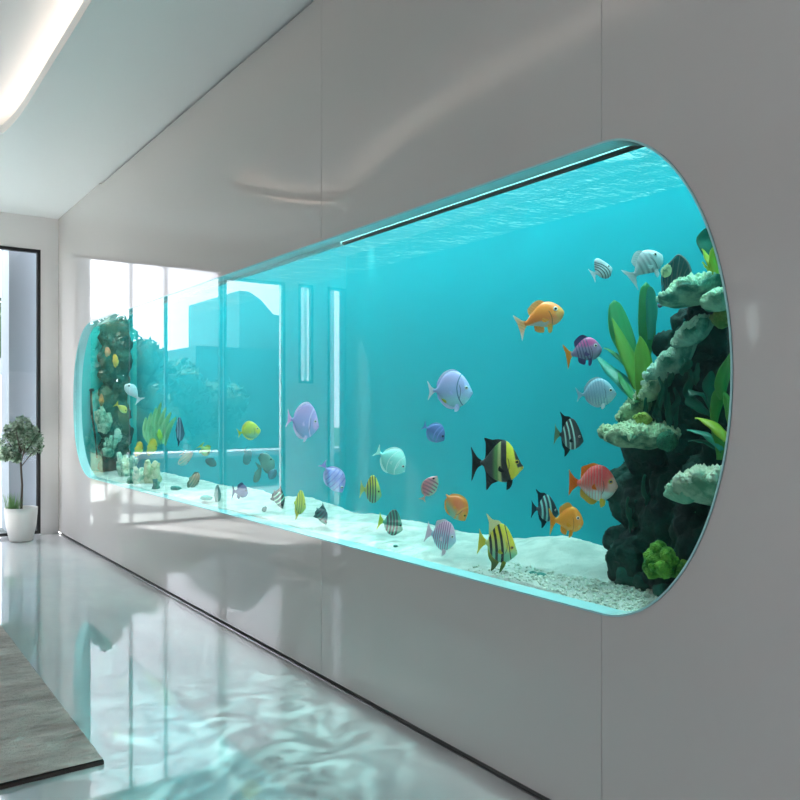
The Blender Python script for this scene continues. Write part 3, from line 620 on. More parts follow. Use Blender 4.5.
# ================================================================== ROCKS, CORALS, PLANTS
def blob(bm, c, r, sub=3, amp=.25, fr=2.2, seed=0, squash=(1, 1, 1)):
    res = bmesh.ops.create_icosphere(bm, subdivisions=sub, radius=1.0)
    for v in res['verts']:
        d = v.co.normalized(); q = d * fr + Vector((seed * 7.3, seed * 3.1, seed))
        k = 1 + amp * noise.noise(q) + amp * .6 * noise.noise(q * 2.3) + amp * .3 * noise.noise(q * 5)
        v.co = Vector(c) + Vector((d.x * r * squash[0], d.y * r * squash[1], d.z * r * squash[2])) * k
def rockmat(name, h1, h2, **k): return noisy(name, h1, h2, 7, .8, .9, .02, .25, bscale=30, **k)
M_ROCK = rockmat('dark_green_rock', '041A18', '0F4238')
M_ROCK2 = rockmat('teal_rock', '0B4038', '1D7462')
def rock(name, blobs, mat, label, vox=.013, amp=.03, parent=None, cat='rock', group=None):
    bm = bmesh.new()
    for i, (c, r, sq) in enumerate(blobs): blob(bm, c, r, 3, .22, 2.0, i + len(blobs), sq)
    o = from_bm(name, bm, mat, parent, smooth=True)
    m = o.modifiers.new('r', 'REMESH'); m.mode = 'VOXEL'; m.voxel_size = vox
    dg = bpy.context.evaluated_depsgraph_get(); dg.update()
    me = bpy.data.meshes.new_from_object(o.evaluated_get(dg)); o.modifiers.clear(); old = o.data; o.data = me; bpy.data.meshes.remove(old)
    for v in me.vertices:
        c = v.co; n = v.normal
        ridge = 1 - abs(noise.noise(Vector((c.x * 15, c.y * 15, c.z * 5)))) * 2
        v.co = c + n * (amp * .35 * noise.noise(Vector((c.x * 70, c.y * 70, c.z * 34))) + amp * noise.noise(c * 11) + amp * .5 * noise.noise(c * 28) + amp * .5 * ridge * .9)
    me.polygons.foreach_set('use_smooth', [True] * len(me.polygons))
    if not me.materials: me.materials.append(mat)
    if label: tag(o, label, cat, group)
    return o
def B(px, py, X, r, sq=(1, 1, 1)): return (PX(px, py, X), r, sq)
# main reef mass
rock('reef_rock', [B(648, 560, .45, .13), B(690, 575, .40, .14), B(640, 500, .50, .11), B(690, 510, .48, .17), B(725, 540, .40, .17),
                   B(655, 450, .52, .11), B(700, 440, .56, .15), B(735, 470, .5, .16), B(672, 400, .54, .10), B(715, 380, .58, .14),
                   B(742, 400, .55, .15), B(695, 350, .58, .10), B(730, 330, .58, .13), B(712, 305, .56, .08), B(748, 300, .5, .12), B(686, 322, .56, .05), B(668, 345, .56, .045), B(620, 540, .52, .06), B(625, 480, .54, .05)],
     M_ROCK, 'tall dark green reef rock filling the right end of the aquarium')
rock('foot_stone', [B(632, 575, .36, .05), B(622, 583, .34, .03), B(645, 582, .33, .04)], M_ROCK2, 'low teal stone at the foot of the reef rock, on the sand', .01, .012, cat='stone')
rock('foot_stone', [B(665, 590, .27, .035), B(680, 588, .28, .03)], M_ROCK2, 'small dark stone below the mossy green coral ball', .008, .01, cat='stone')
rock('sand_pebble', [B(541, 576, .24, .022, (1, 1.5, .5)), B(533, 573, .24, .012, (1, 1.5, .5))], rockmat('pebble', '3F8A80', '6FB0A4'), 'flat teal pebble lying alone on the sand', .006, .004, cat='pebble')
rock('sand_pebble', [B(396, 546, .18, .012, (1, 1.3, .6))], rockmat('pebble_dark', '2F7A74', '5FA094'), 'tiny green pebble on the sand below the yellow tailed fish', .004, .003, cat='pebble')

def crust(name, c, ax, label, h1, h2, seed, nub=.012, nn=420, tilt=(0, 0, 0), cat='coral', ruffle=.25, side=None):
    """a coral plate: ruffled, thick, crusted above with knobs; ax = half sizes"""
    rnd = random.Random(seed); c = Vector(c)
    rot = Matrix.Rotation(tilt[2], 3, 'Z') @ Matrix.Rotation(tilt[1], 3, 'Y') @ Matrix.Rotation(tilt[0], 3, 'X')
    root = empty(name, c, label, cat)
    bm = bmesh.new(); NR, NA = 12, 56
    def surf(u, a, top):
        rr = u * (1 + ruffle * noise.noise(Vector((math.cos(a) * 2.2, math.sin(a) * 2.2, seed))) + ruffle * .4 * noise.noise(Vector((math.cos(a) * 7, math.sin(a) * 7, seed + 5))))
        x, y = ax[0] * rr * math.cos(a), ax[1] * rr * math.sin(a)
        z = ax[2] * (1 - u * u) * (.9 if top else -1.3) + ax[2] * .35 * noise.noise(Vector((x * 14, y * 14, seed))) + ax[2] * .3 * u ** 3 * math.sin(a * 9 + seed)
        if top: z += .012 * abs(noise.noise(Vector((x * 45, y * 45, seed * 2)))) + .006
        return Vector((x, y, z))
    for top in (1, 0):
        cvt = bm.verts.new(rot @ surf(0, 0, top)); prev = None
        for i in range(1, NR + 1):
            ring = [bm.verts.new(rot @ surf(i / NR, 2 * PI * k / NA, top)) for k in range(NA)]
            for k in range(NA):
                if prev: bm.faces.new((prev[k], ring[k], ring[(k + 1) % NA], prev[(k + 1) % NA]))
                else: bm.faces.new((cvt, ring[k], ring[(k + 1) % NA]))
            prev = ring
        if top: rim = prev
    for k in range(NA): bm.faces.new((rim[k], prev[k], prev[(k + 1) % NA], rim[(k + 1) % NA]))
    from_bm('plate', bm, noisy(name + '_plate', h1, h2, 16, .75, .8, .012, .3, bscale=60), root, smooth=True)
    bm = bmesh.new()
    for _ in range(int(nn * 1.8)):
        u = rnd.random() ** .6; a = rnd.uniform(0, 2 * PI)
        p = rot @ surf(u * .98, a, 1); r = nub * rnd.uniform(.25, .75)
        res = bmesh.ops.create_icosphere(bm, subdivisions=1, radius=1.0)
        k = rnd.uniform(.8, 1.9)
        for v in res['verts']:
            d = v.co.copy(); v.co = p + Vector((d.x * r, d.y * r, d.z * r * k + r * .4)) * (1 + .35 * noise.noise(d * 3 + p * 50))
    from_bm('knobbly_crust', bm, noisy(name + '_crust', h2, 'D6E6C8' if not side else side, 30, .7, .6, .004, .3), root, smooth=False)
    return root
crust('shelf_coral', PX(640, 436, .36), (.11, .15, .035), 'pale crusted coral shelf jutting left from the middle of the reef rock', '2A6A52', '9CBF9A', 3, .013, 620, (.0, -.05, .5), side='C4D8B4')
crust('shelf_coral', PX(640, 405, .44), (.05, .11, .03), 'narrow pale coral ledge at the foot of the kelp leaves', '2A6A52', 'A6CDA4', 9, .012, 300, (-.7, .0, .3), side='CBE0BC')
crust('shelf_coral', PX(672, 365, .44), (.06, .13, .035), 'steep frilly white green coral on the slope right of the kelp', '2F7A64', 'A9D6C0', 5, .013, 460, (-.75, .1, .2), side='C6E4D2')
crust('shelf_coral', PX(700, 290, .40), (.10, .15, .035), 'uppermost frosted coral shelf near the top of the reef', '2F7A6A', '9FCFB4', 7, .012, 560, (-.25, .0, .4), side='C0E0C4')
crust('plate_coral', PX(706, 487, .27), (.10, .115, .045), 'big ruffled grey green plate coral low at the right rim', '5E8E70', 'B8CBAE', 11, .016, 520, (-.25, .25, .3), side='D6DECA')
crust('plate_coral', PX(684, 490, .23), (.045, .06, .04), 'smooth jade coral lobe on the left edge of the big plate coral', '6FAE90', '8FC4A4', 13, .008, 60, (-.3, .5, .2), side='A8D2B4')
crust('rock_shelf', PX(715, 525, .33), (.07, .09, .10), 'fluted dark green coral skirt below the big plate coral', '1A5A48', '2F7A5E', 17, .008, 40, (0, .2, .3), side='3F8A68')
crust('shelf_coral', PX(655, 388, .42), (.035, .075, .028), 'small bright crusted coral ridge between the kelp foot and the steep frilly coral', '2F7A60', 'AED2B0', 41, .010, 260, (-.75, .0, .2), side='D2E8C8')
crust('shelf_coral', PX(694, 333, .42), (.05, .08, .03), 'frosted coral ridge just above the steep frilly coral, beneath the uppermost shelf', '2F7A64', 'A9D6C0', 43, .011, 300, (-.6, .0, .3), side='CCE8D4')
crust('shelf_coral', PX(722, 300, .36), (.06, .07, .03), 'pale crusted coral lip under the yellow green leaves at the window edge', '3F8468', 'B0D8B8', 45, .010, 260, (-.35, .1, .3), side='D0E8CC')
# ball corals
def lump(name, px, py, X, r, h1, h2, label, seed, n=26, cat='coral'):
    rnd = random.Random(seed); c = PX(px, py, X); bm = bmesh.new()
    blob(bm, c, r * .8, 3, .15, 2, seed)
    for i in range(n):
        d = Vector((rnd.gauss(0, 1), rnd.gauss(0, 1), rnd.gauss(0.2, .8))).normalized()
        blob(bm, c + d * r * .72, r * rnd.uniform(.22, .42), 2, .3, 3, seed + i)
    m = NT(name + '_skin'); f = m.noise(22, 5); v = m.n('ShaderNodeTexVoronoi', Scale=150.0); m.set(v.inputs['Vector'], m.co())
    mt = m.end(m.bsdf(m.mix(m.step(f, .35, .65), rgb(h1), rgb(h2)), .8, .25, m.bump(v.outputs[0], .8, .006)))
    return tag(from_bm(name, bm, mt, smooth=True), label, cat)
lump('moss_coral', 664, 562, .22, .068, '2E6E1E', '6FA83A', 'bright mossy green coral ball at the foot of the reef', 3)
lump('moss_coral', 686, 572, .22, .040, '35661C', '7AA83E', 'lower mossy lump right beside the bright mossy coral ball', 5, 14)
lump('knob_coral', 667, 441, .34, .045, '1F5E46', '2F8262', 'smooth deep green coral knob at the right of the middle shelf', 8, 6)
lump('knob_coral', 643, 420, .36, .035, '7A9A3A', 'A8C060', 'olive yellow coral knob on top of the middle shelf', 9, 10)
lump('knob_coral', 722, 318, .40, .045, '6A8A40', '8A9A50', 'olive coral knob under the uppermost shelf', 12, 8)

def leaf(name, pts, widths, side, mat, parent, fold=.25, th=.0016, n=6, ruff=.0):
    """a blade along a path, widening and narrowing, folded along its midrib"""
    P = [Vector(p) for p in catmull([tuple(p) for p in pts], n)]
    W = [w[0] for w in catmull([(w,) for w in widths], n)]
    W = [w * math.sqrt(max(0.0, 1 - (i / (len(W) - 1)) ** 7)) for i, w in enumerate(W)]
    bm = bmesh.new(); rows = []
    for sgn in (1, -1):
        r = []
        for i, p in enumerate(P):
            tdir = (P[min(i + 1, len(P) - 1)] - P[max(i - 1, 0)]).normalized(); s = (Vector(side) - tdir * Vector(side).dot(tdir)).normalized(); nn = tdir.cross(s)
            row = []
            for k in range(-3, 4):
                u = k / 3; w = max(W[i], .0005)
                wav = ruff * math.sin(i * .9 + k) * abs(u)
                row.append(bm.verts.new(p + s * (u * w) + nn * (fold * w * (abs(u) ** 1.3) + wav + sgn * th)))
            r.append(row)
        rows.append(r)
    for r in rows:
        for a, b in zip(r, r[1:]):
            for k in range(6): bm.faces.new((a[k], a[k + 1], b[k + 1], b[k]))
    A, Bq = rows
    for i in range(len(A) - 1):
        for k in (0, 6): bm.faces.new((A[i][k], A[i + 1][k], Bq[i + 1][k], Bq[i][k]))
    for i in (0, len(A) - 1):
        for k in range(6): bm.faces.new((A[i][k], A[i][k + 1], Bq[i][k + 1], Bq[i][k]))
    return from_bm(name, bm, mat, parent, smooth=True)
def leafmat(name, h1, h2, tr=.3):
    t = NT(name); f = t.noise(9, 3); w = t.n('ShaderNodeTexWave', Scale=14.0, Distortion=2.0); t.set(w.inputs['Vector'], t.co())
    c = t.mix(f, rgb(h1), rgb(h2)); c = t.mix(t.math('MULTIPLY', w.outputs[1], .25), c, rgb(h2))
    b = t.bsdf(c, .4, .4, t.bump(w.outputs[1], .3, .004)); tl = t.n('ShaderNodeBsdfTranslucent', Color=c); mx = t.n('ShaderNodeMixShader'); mx.inputs[0].default_value = tr
    t.set(mx.inputs[1], b); t.set(mx.inputs[2], tl.outputs[0]); return t.end(mx.outputs[0])
LF = leafmat('kelp_green', '2E9A5C', '58B878'); LF2 = leafmat('kelp_bright', '5FA83A', '8CC85A'); LF3 = leafmat('kelp_teal', '2E9A86', '4FB8A0')
LF7 = leafmat('weed_deep', '0E4438', '17705C'); LF4 = leafmat('broadleaf_dark', '155A48', '1F7A60'); LF5 = leafmat('broadleaf_green', '3F8A3A', '6FB050'); LF6 = leafmat('yellow_leaf', 'A8C83A', 'C8DA50')
SIDE = Vector((.82, -.57, 0))
def px3(lst, X): return [PX(a, b, X + (c if c else 0)) for a, b, c in [(q + (0,))[:3] if len(q) == 2 else q for q in lst]]
kelp = empty('kelp_plant', PX(640, 398, .44), 'broad leaved green kelp plant growing up left of the reef rock', 'plant')
def kl(lst, w, mat, X=.46, parent=None, fold=.3, side=SIDE, ruff=.002, name='leaf'):
    parent = parent or kelp
    o = leaf(name, [PX(a, b, X) - parent.location for a, b in lst], w, side, mat, parent, fold, ruff=ruff); return o
kl([(640, 398), (632, 360), (622, 330), (614, 300)], [.010, .030, .048, .034], LF, .47)
kl([(640, 398), (634, 372), (624, 345), (612, 318)], [.010, .026, .027, .004], LF2, .44)
kl([(640, 396), (645, 360), (648, 325), (646, 282)], [.008, .020, .036, .034], LF, .50)
kl([(650, 340), (652, 320), (652, 300), (650, 286)], [.008, .020, .022, .014], LF3, .48)
kl([(641, 400), (645, 378), (643, 352), (640, 336)], [.016, .034, .030, .006], LF2, .41)
kl([(640, 402), (628, 385), (610, 368), (596, 356)], [.014, .032, .026, .006], LF3, .42)
kl([(636, 400), (632, 372), (616, 354), (604, 348)], [.008, .014, .012, .004], LF, .44)
kl([(638, 402), (630, 392), (622, 380), (618, 372)], [.01, .016, .012, .003], LF, .40)
bl = empty('broadleaf_plant', PX(716, 440, .36), 'dark and bright broad leaved plant in front of the reef at the right rim', 'plant')
def bk(lst, w, mat, X=.33, **k): return kl(lst, w, mat, X, bl, **k)
bk([(712, 415), (704, 396), (696, 392), (688, 390)], [.004, .006, .026, .006], LF4)
bk([(712, 417), (702, 408), (692, 400), (689, 395)], [.003, .02, .026, .006], LF4, .34)
bk([(714, 430), (716, 410), (720, 395), (726, 385)], [.006, .018, .022, .01], LF5, .30)
bk([(722, 400), (722, 385), (726, 370), (731, 352)], [.008, .022, .020, .004], LF5, .28)
bk([(715, 425), (712, 400), (710, 385), (712, 371)], [.006, .012, .024, .012], LF4, .35)
bk([(728, 440), (720, 430), (707, 420), (695, 418)], [.014, .020, .018, .006], LF6, .27)
bk([(722, 450), (710, 436), (698, 431), (687, 430)], [.008, .016, .014, .010], LF3, .30)
bk([(722, 452), (712, 444), (700, 440), (688, 441)], [.006, .012, .014, .004], LF4, .31)
bk([(722, 460), (722, 445), (716, 430), (714, 415)], [.016, .020, .014, .006], LF5, .31)
bk([(732, 430), (732, 415), (728, 400), (724, 392)], [.008, .018, .014, .004], LF5, .26)
yp = empty('yellow_leaf_plant', PX(716, 272, .36), 'spiky yellow green leaves poking up beside the upper window edge', 'plant')
kl([(716, 274), (712, 264), (707, 256), (702, 249)], [.010, .014, .010, .001], LF6, .36, yp)
kl([(716, 276), (714, 262), (714, 252), (717, 242)], [.010, .014, .012, .001], LF6, .35, yp)
kl([(716, 276), (710, 270), (706, 266), (702, 262)], [.008, .008, .005, .001], LF6, .36, yp)
dl = empty('round_leaf_plant', PX(712, 262, .42), 'dark blue green rounded leaf behind the yellow green leaves', 'plant')
kl([(716, 262), (711, 250), (706, 238), (706, 228)], [.01, .034, .034, .008], LF4, .42, dl, .1)
# hanging fronds on the reef face
rnd = random.Random(5)
for i, (px, py, wd) in enumerate([(664, 372, .018), (690, 365, .02), (655, 400, .016), (672, 395, .018), (650, 480, .016), (636, 500, .016), (702, 520, .02)]):
    fr = empty('hanging_weed', PX(px, py, .38), ['dark green weed hanging left of the steep frilly coral', 'dark green weed hanging right of the steep frilly coral', 'dark weed hanging behind the kelp foot, above the middle shelf',
          'broad dark weed hanging in the hollow above the middle shelf', 'dark weed hanging below the middle coral shelf', 'dark weed hanging on the rock right behind the red fish', 'dark weed drooping under the big plate coral'][i], 'weed', 'dark weed on the reef face')
    for j in range(3):
        dx = (j - 1) * 6 + rnd.uniform(-3, 3); l = rnd.uniform(16, 40); q = py + rnd.uniform(-8, 8)
        kl([(px + dx, q), (px + dx + rnd.uniform(-3, 4), q + l * .35), (px + dx + rnd.uniform(-4, 3), q + l * .7), (px + dx + rnd.uniform(-3, 3), q + l)], [.004, wd * rnd.uniform(.4, .7), wd * rnd.uniform(.4, .8), .002], [LF4, LF7][j % 2], .38 + j * .015, fr, .4, ruff=.004)
# sea fan
sf = empty('sea_fan', PX(668, 300, .40), 'dark netted sea fan with a short purple stem, right of the silver fish', 'sea fan')
bm = bmesh.new(); c0 = PX(668, 303, .40); up = Vector((0, 0, 1)); R3 = SIDE
rnd = random.Random(4)
fan_o = catmull([(666, 300), (663, 285), (664, 272), (672, 262), (680, 255), (688, 262), (692, 274), (692, 286), (684, 300), (676, 308)], 5, closed=True)
add = [PX(a, b, .42) - sf.location for a, b in fan_o]
P2 = [(p.y, p.z) for p in add]
vs0 = [bm.verts.new(p) for p in add]; vs1 = [bm.verts.new(p + Vector((.004, .0, 0))) for p in add]
bm.faces.new(vs0); bm.faces.new(vs1[::-1])
for i in range(len(add)): bm.faces.new((vs0[i], vs0[(i + 1) % len(add)], vs1[(i + 1) % len(add)], vs1[i]))
from_bm('fan_web', bm, simple('fan_web', '1F5A5C', .7), sf)
bm = bmesh.new()
for k in range(15):
    a = fan_o[int(k * len(fan_o) / 15)]
    m1 = (670 + (a[0] - 670) * .5 + rnd.uniform(-2, 2), 300 + (a[1] - 300) * .5)
    add_tube(bm, [PX(669, 302, .412) - sf.location, PX(m1[0], m1[1], .412) - sf.location, PX(a[0], a[1], .412) - sf.location], [.003, .002, .0014], 5)
add_tube(bm, [p + Vector((-.006, 0, 0)) for p in add + add[:1]], .003, 5)
from_bm('fan_ribs', bm, simple('fan_ribs', '5A6A6A', .6), sf)
bm = bmesh.new(); add_tube(bm, [PX(670, 299, .405) - sf.location, PX(665, 303, .405) - sf.location, PX(659, 306, .405) - sf.location], [.003, .004, .009], 6)
from_bm('stem', bm, simple('fan_stem', '4A4468', .5), sf)
crust('sprig_coral', PX(667, 272, .39), (.008, .022, .014), 'tiny cream speckled sprig in front of the sea fan', '6F9A7A', 'C8D8A8', 23, .006, 90, (-.9, 0, 0), side='F0ECC8')
crust('sprig_coral', PX(676, 290, .39), (.015, .05, .02), 'cream flecked coral strip crossing the foot of the sea fan', '3F7A6A', 'B8D8B8', 24, .006, 110, (-.6, 0, 0), side='E4ECD0')
# rubble at the foot, front right
rnd = random.Random(12); bm = bmesh.new()
for i in range(2600):
    y = 1.36 + 1.25 * rnd.random() ** 1.4; x = rnd.uniform(.094, .34); 
    if rnd.random() < (y - 1.9) * 1.2: continue
    r = rnd.uniform(.003, .0075); res = bmesh.ops.create_icosphere(bm, subdivisions=1, radius=r)
    z = sand_h(x, y) + r * rnd.uniform(.0, .7); sx, sy, sz = rnd.uniform(.6, 1.5), rnd.uniform(.6, 1.5), rnd.uniform(.5, 1.2)
    for v in res['verts']: v.co = Vector((x + v.co.x * sx, y + v.co.y * sy, z + v.co.z * sz))
tag(from_bm('coral_rubble', bm, noisy('rubble', 'A8BFAE', 'EAF2E6', 60, .9, .5, .003), smooth=False), 'crumbly white coral rubble over the sand at the foot of the reef', 'rubble', kind='stuff')

# --- far end of the tank
rock('far_rock', [((.46, 9.02, z), .13 + .03 * math.sin(z * 7), (1, .5, 1)) for z in (.75, .95, 1.15, 1.35, 1.55, 1.75, 1.95, 2.15, 2.25)] +
     [((.36, 9.05, z), .10, (1, .4, 1.1)) for z in (.8, 1.0, 1.2, 1.4, 1.6, 1.8, 2.0, 2.2)] + [((.50, 8.98, z), .09, (1, .6, 1.1)) for z in (.85, 1.1, 1.4, 1.7, 2.0)],
     rockmat('far_rock_skin', '06403E', '0E5A54'), 'dark teal rock column standing at the far end of the aquarium', .03, .03)
def bits(name, px, py, X, r, h1, h2, label, seed, stretch=1.6, n=7):
    rnd = random.Random(seed); p = PX(px, py, X); bm = bmesh.new()
    for i in range(n):
        a = rnd.uniform(0, 2 * PI); e = Vector((math.cos(a) * .35, math.sin(a) * .35, rnd.uniform(.6, 1.2))).normalized() * r * stretch * rnd.uniform(.7, 1.3)
        b = p + Vector((rnd.uniform(-.3, .3) * r, rnd.uniform(-.3, .3) * r, -r))
        add_tube(bm, [b, b + e * .5 + Vector((rnd.uniform(-.2, .2) * r, rnd.uniform(-.2, .2) * r, 0)), b + e], [r * .28, r * .34, r * .18], 7)
    blob(bm, p + Vector((0, 0, -r * .8)), r * .7, 2, .3, 2, seed)
    return tag(from_bm(name, bm, noisy(name + '_c%d' % seed, h1, h2, 20, .7, .5, .006), smooth=True), label, 'coral')
bits('branch_coral', 127, 463, .30, .12, '3F8A7A', 'B8D8C4', 'pale green branching coral at the foot of the dark far rock', 31)
bits('branch_coral', 134, 474, .20, .09, '2F7A6A', '7FB8A0', 'dark green branching coral standing left of the far coral group', 32)
bits('branch_coral', 142, 475, .22, .10, '6FA88A', 'D0DCC0', 'cream tipped coral clump in the middle of the far coral group', 33)
bits('branch_coral', 153, 470, .26, .11, '8FA878', 'D8D8B0', 'sandy yellow coral clump on the right of the far coral group', 34)
bits('branch_coral', 156, 484, .16, .05, '1F6A60', '4F9A84', 'low dark green coral tuft on the sand by the far coral group', 35)
bits('branch_coral', 104, 420, .23, .10, '4F8A78', 'A8C8B0', 'grey green coral sprig high on the left edge of the far rock', 36, 2.0)
bits('branch_coral', 108, 445, .25, .09, '2F7A6C', '90C0A8', 'green coral sprig low on the left edge of the far rock', 37, 1.8)
weed = empty('curly_weed', PX(152, 425, .48), 'pale green curly weed rising behind the yellow pair', 'plant')
for i in range(7):
    b = (150 + i * 2.5, 446 + 2 * math.sin(i)); tt = (146 + i * 5, 402 + abs(i - 3) * 5)
    kl([b, ((b[0] + tt[0]) / 2 - 3, (b[1] + tt[1]) / 2), tt], [.008, .03, .012], leafmat('curl%d' % i, '6FC89A', 'A8E0A8') if i == 0 else bpy.data.materials['curl0'], .50, weed)
for k, (px, py, X, h1) in enumerate([(176, 488, .16, '2F8A80'), (206, 498, .14, '2F8A84')]):
    rock('sand_pebble', [B(px, py, X, .04, (1, 1.8, .5))], rockmat('peb%d' % k, h1, '5FB0A4'), ['green flat pebble on the far sand below the curly weed', 'long teal pebble half sunk in the far sand'][k], .012, .005, cat='pebble')
tube = empty('air_tube', PX(93, 445, .2), 'thin black air tube with a small cap near the far end', 'air tube')
bm = bmesh.new(); add_tube(bm, [PX(91, 390, .2) - tube.location, PX(92, 415, .2) - tube.location, PX(95, 435, .2) - tube.location, PX(97, 458, .22) - tube.location], .012, 8); from_bm('hose', bm, M_BLACK, tube)
bm = bmesh.new(); add_tube(bm, [PX(88, 390, .19) - tube.location, PX(93, 390, .21) - tube.location], .018, 10); from_bm('cap', bm, simple('cap_grey', '0F3A44', .4), tube)

# ================================================================== RUG
t = NT('woven_rug'); wv = t.noise(2.2, 5, stretch=(1.2, 3.2, 1)); fine = t.noise(160, 2)
M_RUG = t.end(t.bsdf(t.mix(t.step(wv, .3, .7), rgb('AD9B93'), rgb('D0BEB6')), .85, .2, t.bump(t.math('ADD', t.math('MULTIPLY', wv, 1.0), t.math('MULTIPLY', fine, .04)), .9, .12)))
rug = empty('rug', (-2.2, 4.8, 0), 'grey rug with a wavy pile and dark edge on the glossy floor', 'rug')
bm = bmesh.new(); NXR, NYR = 70, 110; x0, x1, y0, y1 = -3.2, -1.21, 3.27, 6.6
g = [[bm.verts.new((x0 + (x1 - x0) * i / NXR + 2.2, y0 + (y1 - y0) * j / NYR - 4.8,
     .022 + .005 * noise.noise(Vector(((x0 + (x1 - x0) * i / NXR) * 2.2, (y0 + (y1 - y0) * j / NYR) * 7, 0))))) for j in range(NYR + 1)] for i in range(NXR + 1)]
for i in range(NXR):
    for j in range(NYR): bm.faces.new((g[i][j], g[i + 1][j], g[i + 1][j + 1], g[i][j + 1]))
from_bm('pile', bm, M_RUG, rug, smooth=True)
bm = bmesh.new(); add_box(bm, (x0 + 2.2 - .004, y0 - 4.8 - .004, 0.001), (x1 + 2.2 + .004, y1 - 4.8 + .004, .0155)); from_bm('edge_binding', bm, simple('rug_edge', '3A322E', .8), rug)

# ================================================================== POTTED TREE
def leaves(bm, centres, n, size, rnd, flat=.0):
    for _ in range(n):
        c, r = centres[rnd.randrange(len(centres))]
        d = Vector((rnd.gauss(0, 1), rnd.gauss(0, 1), rnd.gauss(0, 1))).normalized() * r * rnd.uniform(.55, 1.0)
        p = Vector(c) + d; a = Vector((rnd.gauss(0, 1), rnd.gauss(0, 1), rnd.gauss(0, 1))).normalized(); b = a.cross(Vector((rnd.gauss(0, 1), rnd.gauss(0, 1), rnd.gauss(0, 1)))).normalized()
        s = size * rnd.uniform(.6, 1.3)
        vs = [bm.verts.new(p + q) for q in (a * s, b * s * .45, -a * s, -b * s * .45)]; bm.faces.new(vs)
PL = Vector((-.45, 9.42, 0)); pt = empty('potted_tree', PL, 'small round topiary tree in a white pot before the end window', 'potted plant')
bm = bmesh.new(); prof = [(.0, .0), (.105, .0), (.118, .012), (.150, .16), (.163, .30), (.165, .36), (.153, .36), (.150, .31), (0, .31)]
NS = 32; rings = [[bm.verts.new((r * math.cos(2 * PI * k / NS), r * math.sin(2 * PI * k / NS), z)) for k in range(NS)] if r > 0 else [bm.verts.new((0, 0, z))] for r, z in prof]
for a, b in zip(rings, rings[1:]):
    for k in range(NS):
        if len(a) == 1: bm.faces.new((a[0], b[(k + 1) % NS], b[k]))
        elif len(b) == 1: bm.faces.new((a[k], a[(k + 1) % NS], b[0]))
        else: bm.faces.new((a[k], a[(k + 1) % NS], b[(k + 1) % NS], b[k]))
from_bm('pot', bm, simple('matt_white_ceramic', 'D8D6D3', .5), pt, smooth=True)
bm = bmesh.new(); add_tube(bm, [(0, 0, .3), (.01, 0, .6), (-.005, 0, .85), (.0, 0, 1.05)], [.014, .011, .01, .006], 8)
for k in range(9):
    a = k * 2.4; add_tube(bm, [(0, 0, .80 + k * .02), (.09 * math.cos(a), .09 * math.sin(a), .92 + k * .02), (.17 * math.cos(a), .17 * math.sin(a), 1.0 + k * .03)], [.006, .005, .002], 5)
from_bm('trunk', bm, simple('bark', '4A4238', .8), pt)
rnd = random.Random(2)
bm = bmesh.new(); cl = [((.0, 0, 1.10), .15), ((.11, .02, 1.02), .12), ((-.12, 0, 1.05), .13), ((.02, 0, 1.25), .10), ((-.08, 0, 1.18), .11), ((.14, 0, 1.10), .09), ((-.15, .0, .93), .07), ((-.05, 0, .90), .06), ((.08, 0, 1.17), .1)]
leaves(bm, cl, 2600, .024, rnd); from_bm('crown', bm, noisy('olive_leaf', '5A7A5C', 'B6C8B4', 14, .6, 0, .001), pt)
bm = bmesh.new()
for k in range(90):
    a = rnd.uniform(0, 2 * PI); r = rnd.uniform(0, .09); b = Vector((-.08 + r * math.cos(a) * .8, r * math.sin(a) * .8, .31)); e = b + Vector((math.cos(a) * .06, math.sin(a) * .06, rnd.uniform(.12, .24)))
    s = Vector((-math.sin(a), math.cos(a), 0)) * .006; vs = [bm.verts.new(q) for q in (b - s, b + s, e)]; bm.faces.new(vs)
from_bm('grass_tuft', bm, simple('tuft_green', '5E8A4E', .6), pt)

# ================================================================== OUTSIDE
M_OUT = simple('render_wall_grey', '868E94', .8); M_OUTW = simple('white_stone', '84878C', .8)
M_GRND = noisy('terrace_stone', '5A6260', '6E7674', 3, .8, .2, .01); M_GRASS = noisy('lawn', '1E3418', '2E4A24', 5, .9, .6, .03)
struct(box('terrace', (-14, YE + .21, -.12), (8, 16, -.01), M_GRND))
struct(box('lawn', (-40, 16, -.16), (20, 60, -.05), M_GRASS))
p0 = PY(9, 300, 10.15); p1 = PY(37, 300, 10.15)
tag(box('terrace_pillar', (p0.x, 10.15, -.01), (p1.x + .25, 10.7, 4.6), M_OUT), 'tall pale grey pillar outside the end window', 'pillar')
q0 = PY(-2, 358, 13); q1 = PY(10, 374, 13)
tag(box('terrace_pillar', (-4.0, 10.35, -.01), (-3.5, 10.8, 4.6), simple('render_wall_pale', 'A8B0B6', .8)), 'pale pillar outside the far left window, mirrored as a pale strip in the aquarium glass', 'pillar')
lg = tag(box('garden_ledge', (q1.x - .5, 13.0, q1.z), (q1.x, 13.5, q0.z), M_OUTW), 'white horizontal ledge outside, left of the grey pillar', 'ledge')
gw = empty('garden_wall', (-5, 14.5, 0), 'long low grey garden wall with white coping outside beyond the terrace', 'garden wall')
box('wall_body', (-2.5, -.3, -.01), (2.7, .35, .55), simple('garden_wall_grey', '4E565A', .8), gw); box('coping', (-2.55, -.35, .55), (2.75, .4, .64), M_OUTW, gw)
M_LEAF = noisy('tree_leaf', '1E3A22', '3A5A36', 3, .8, 0, .01); M_BARK = simple('tree_bark', '4A3F34', .9)
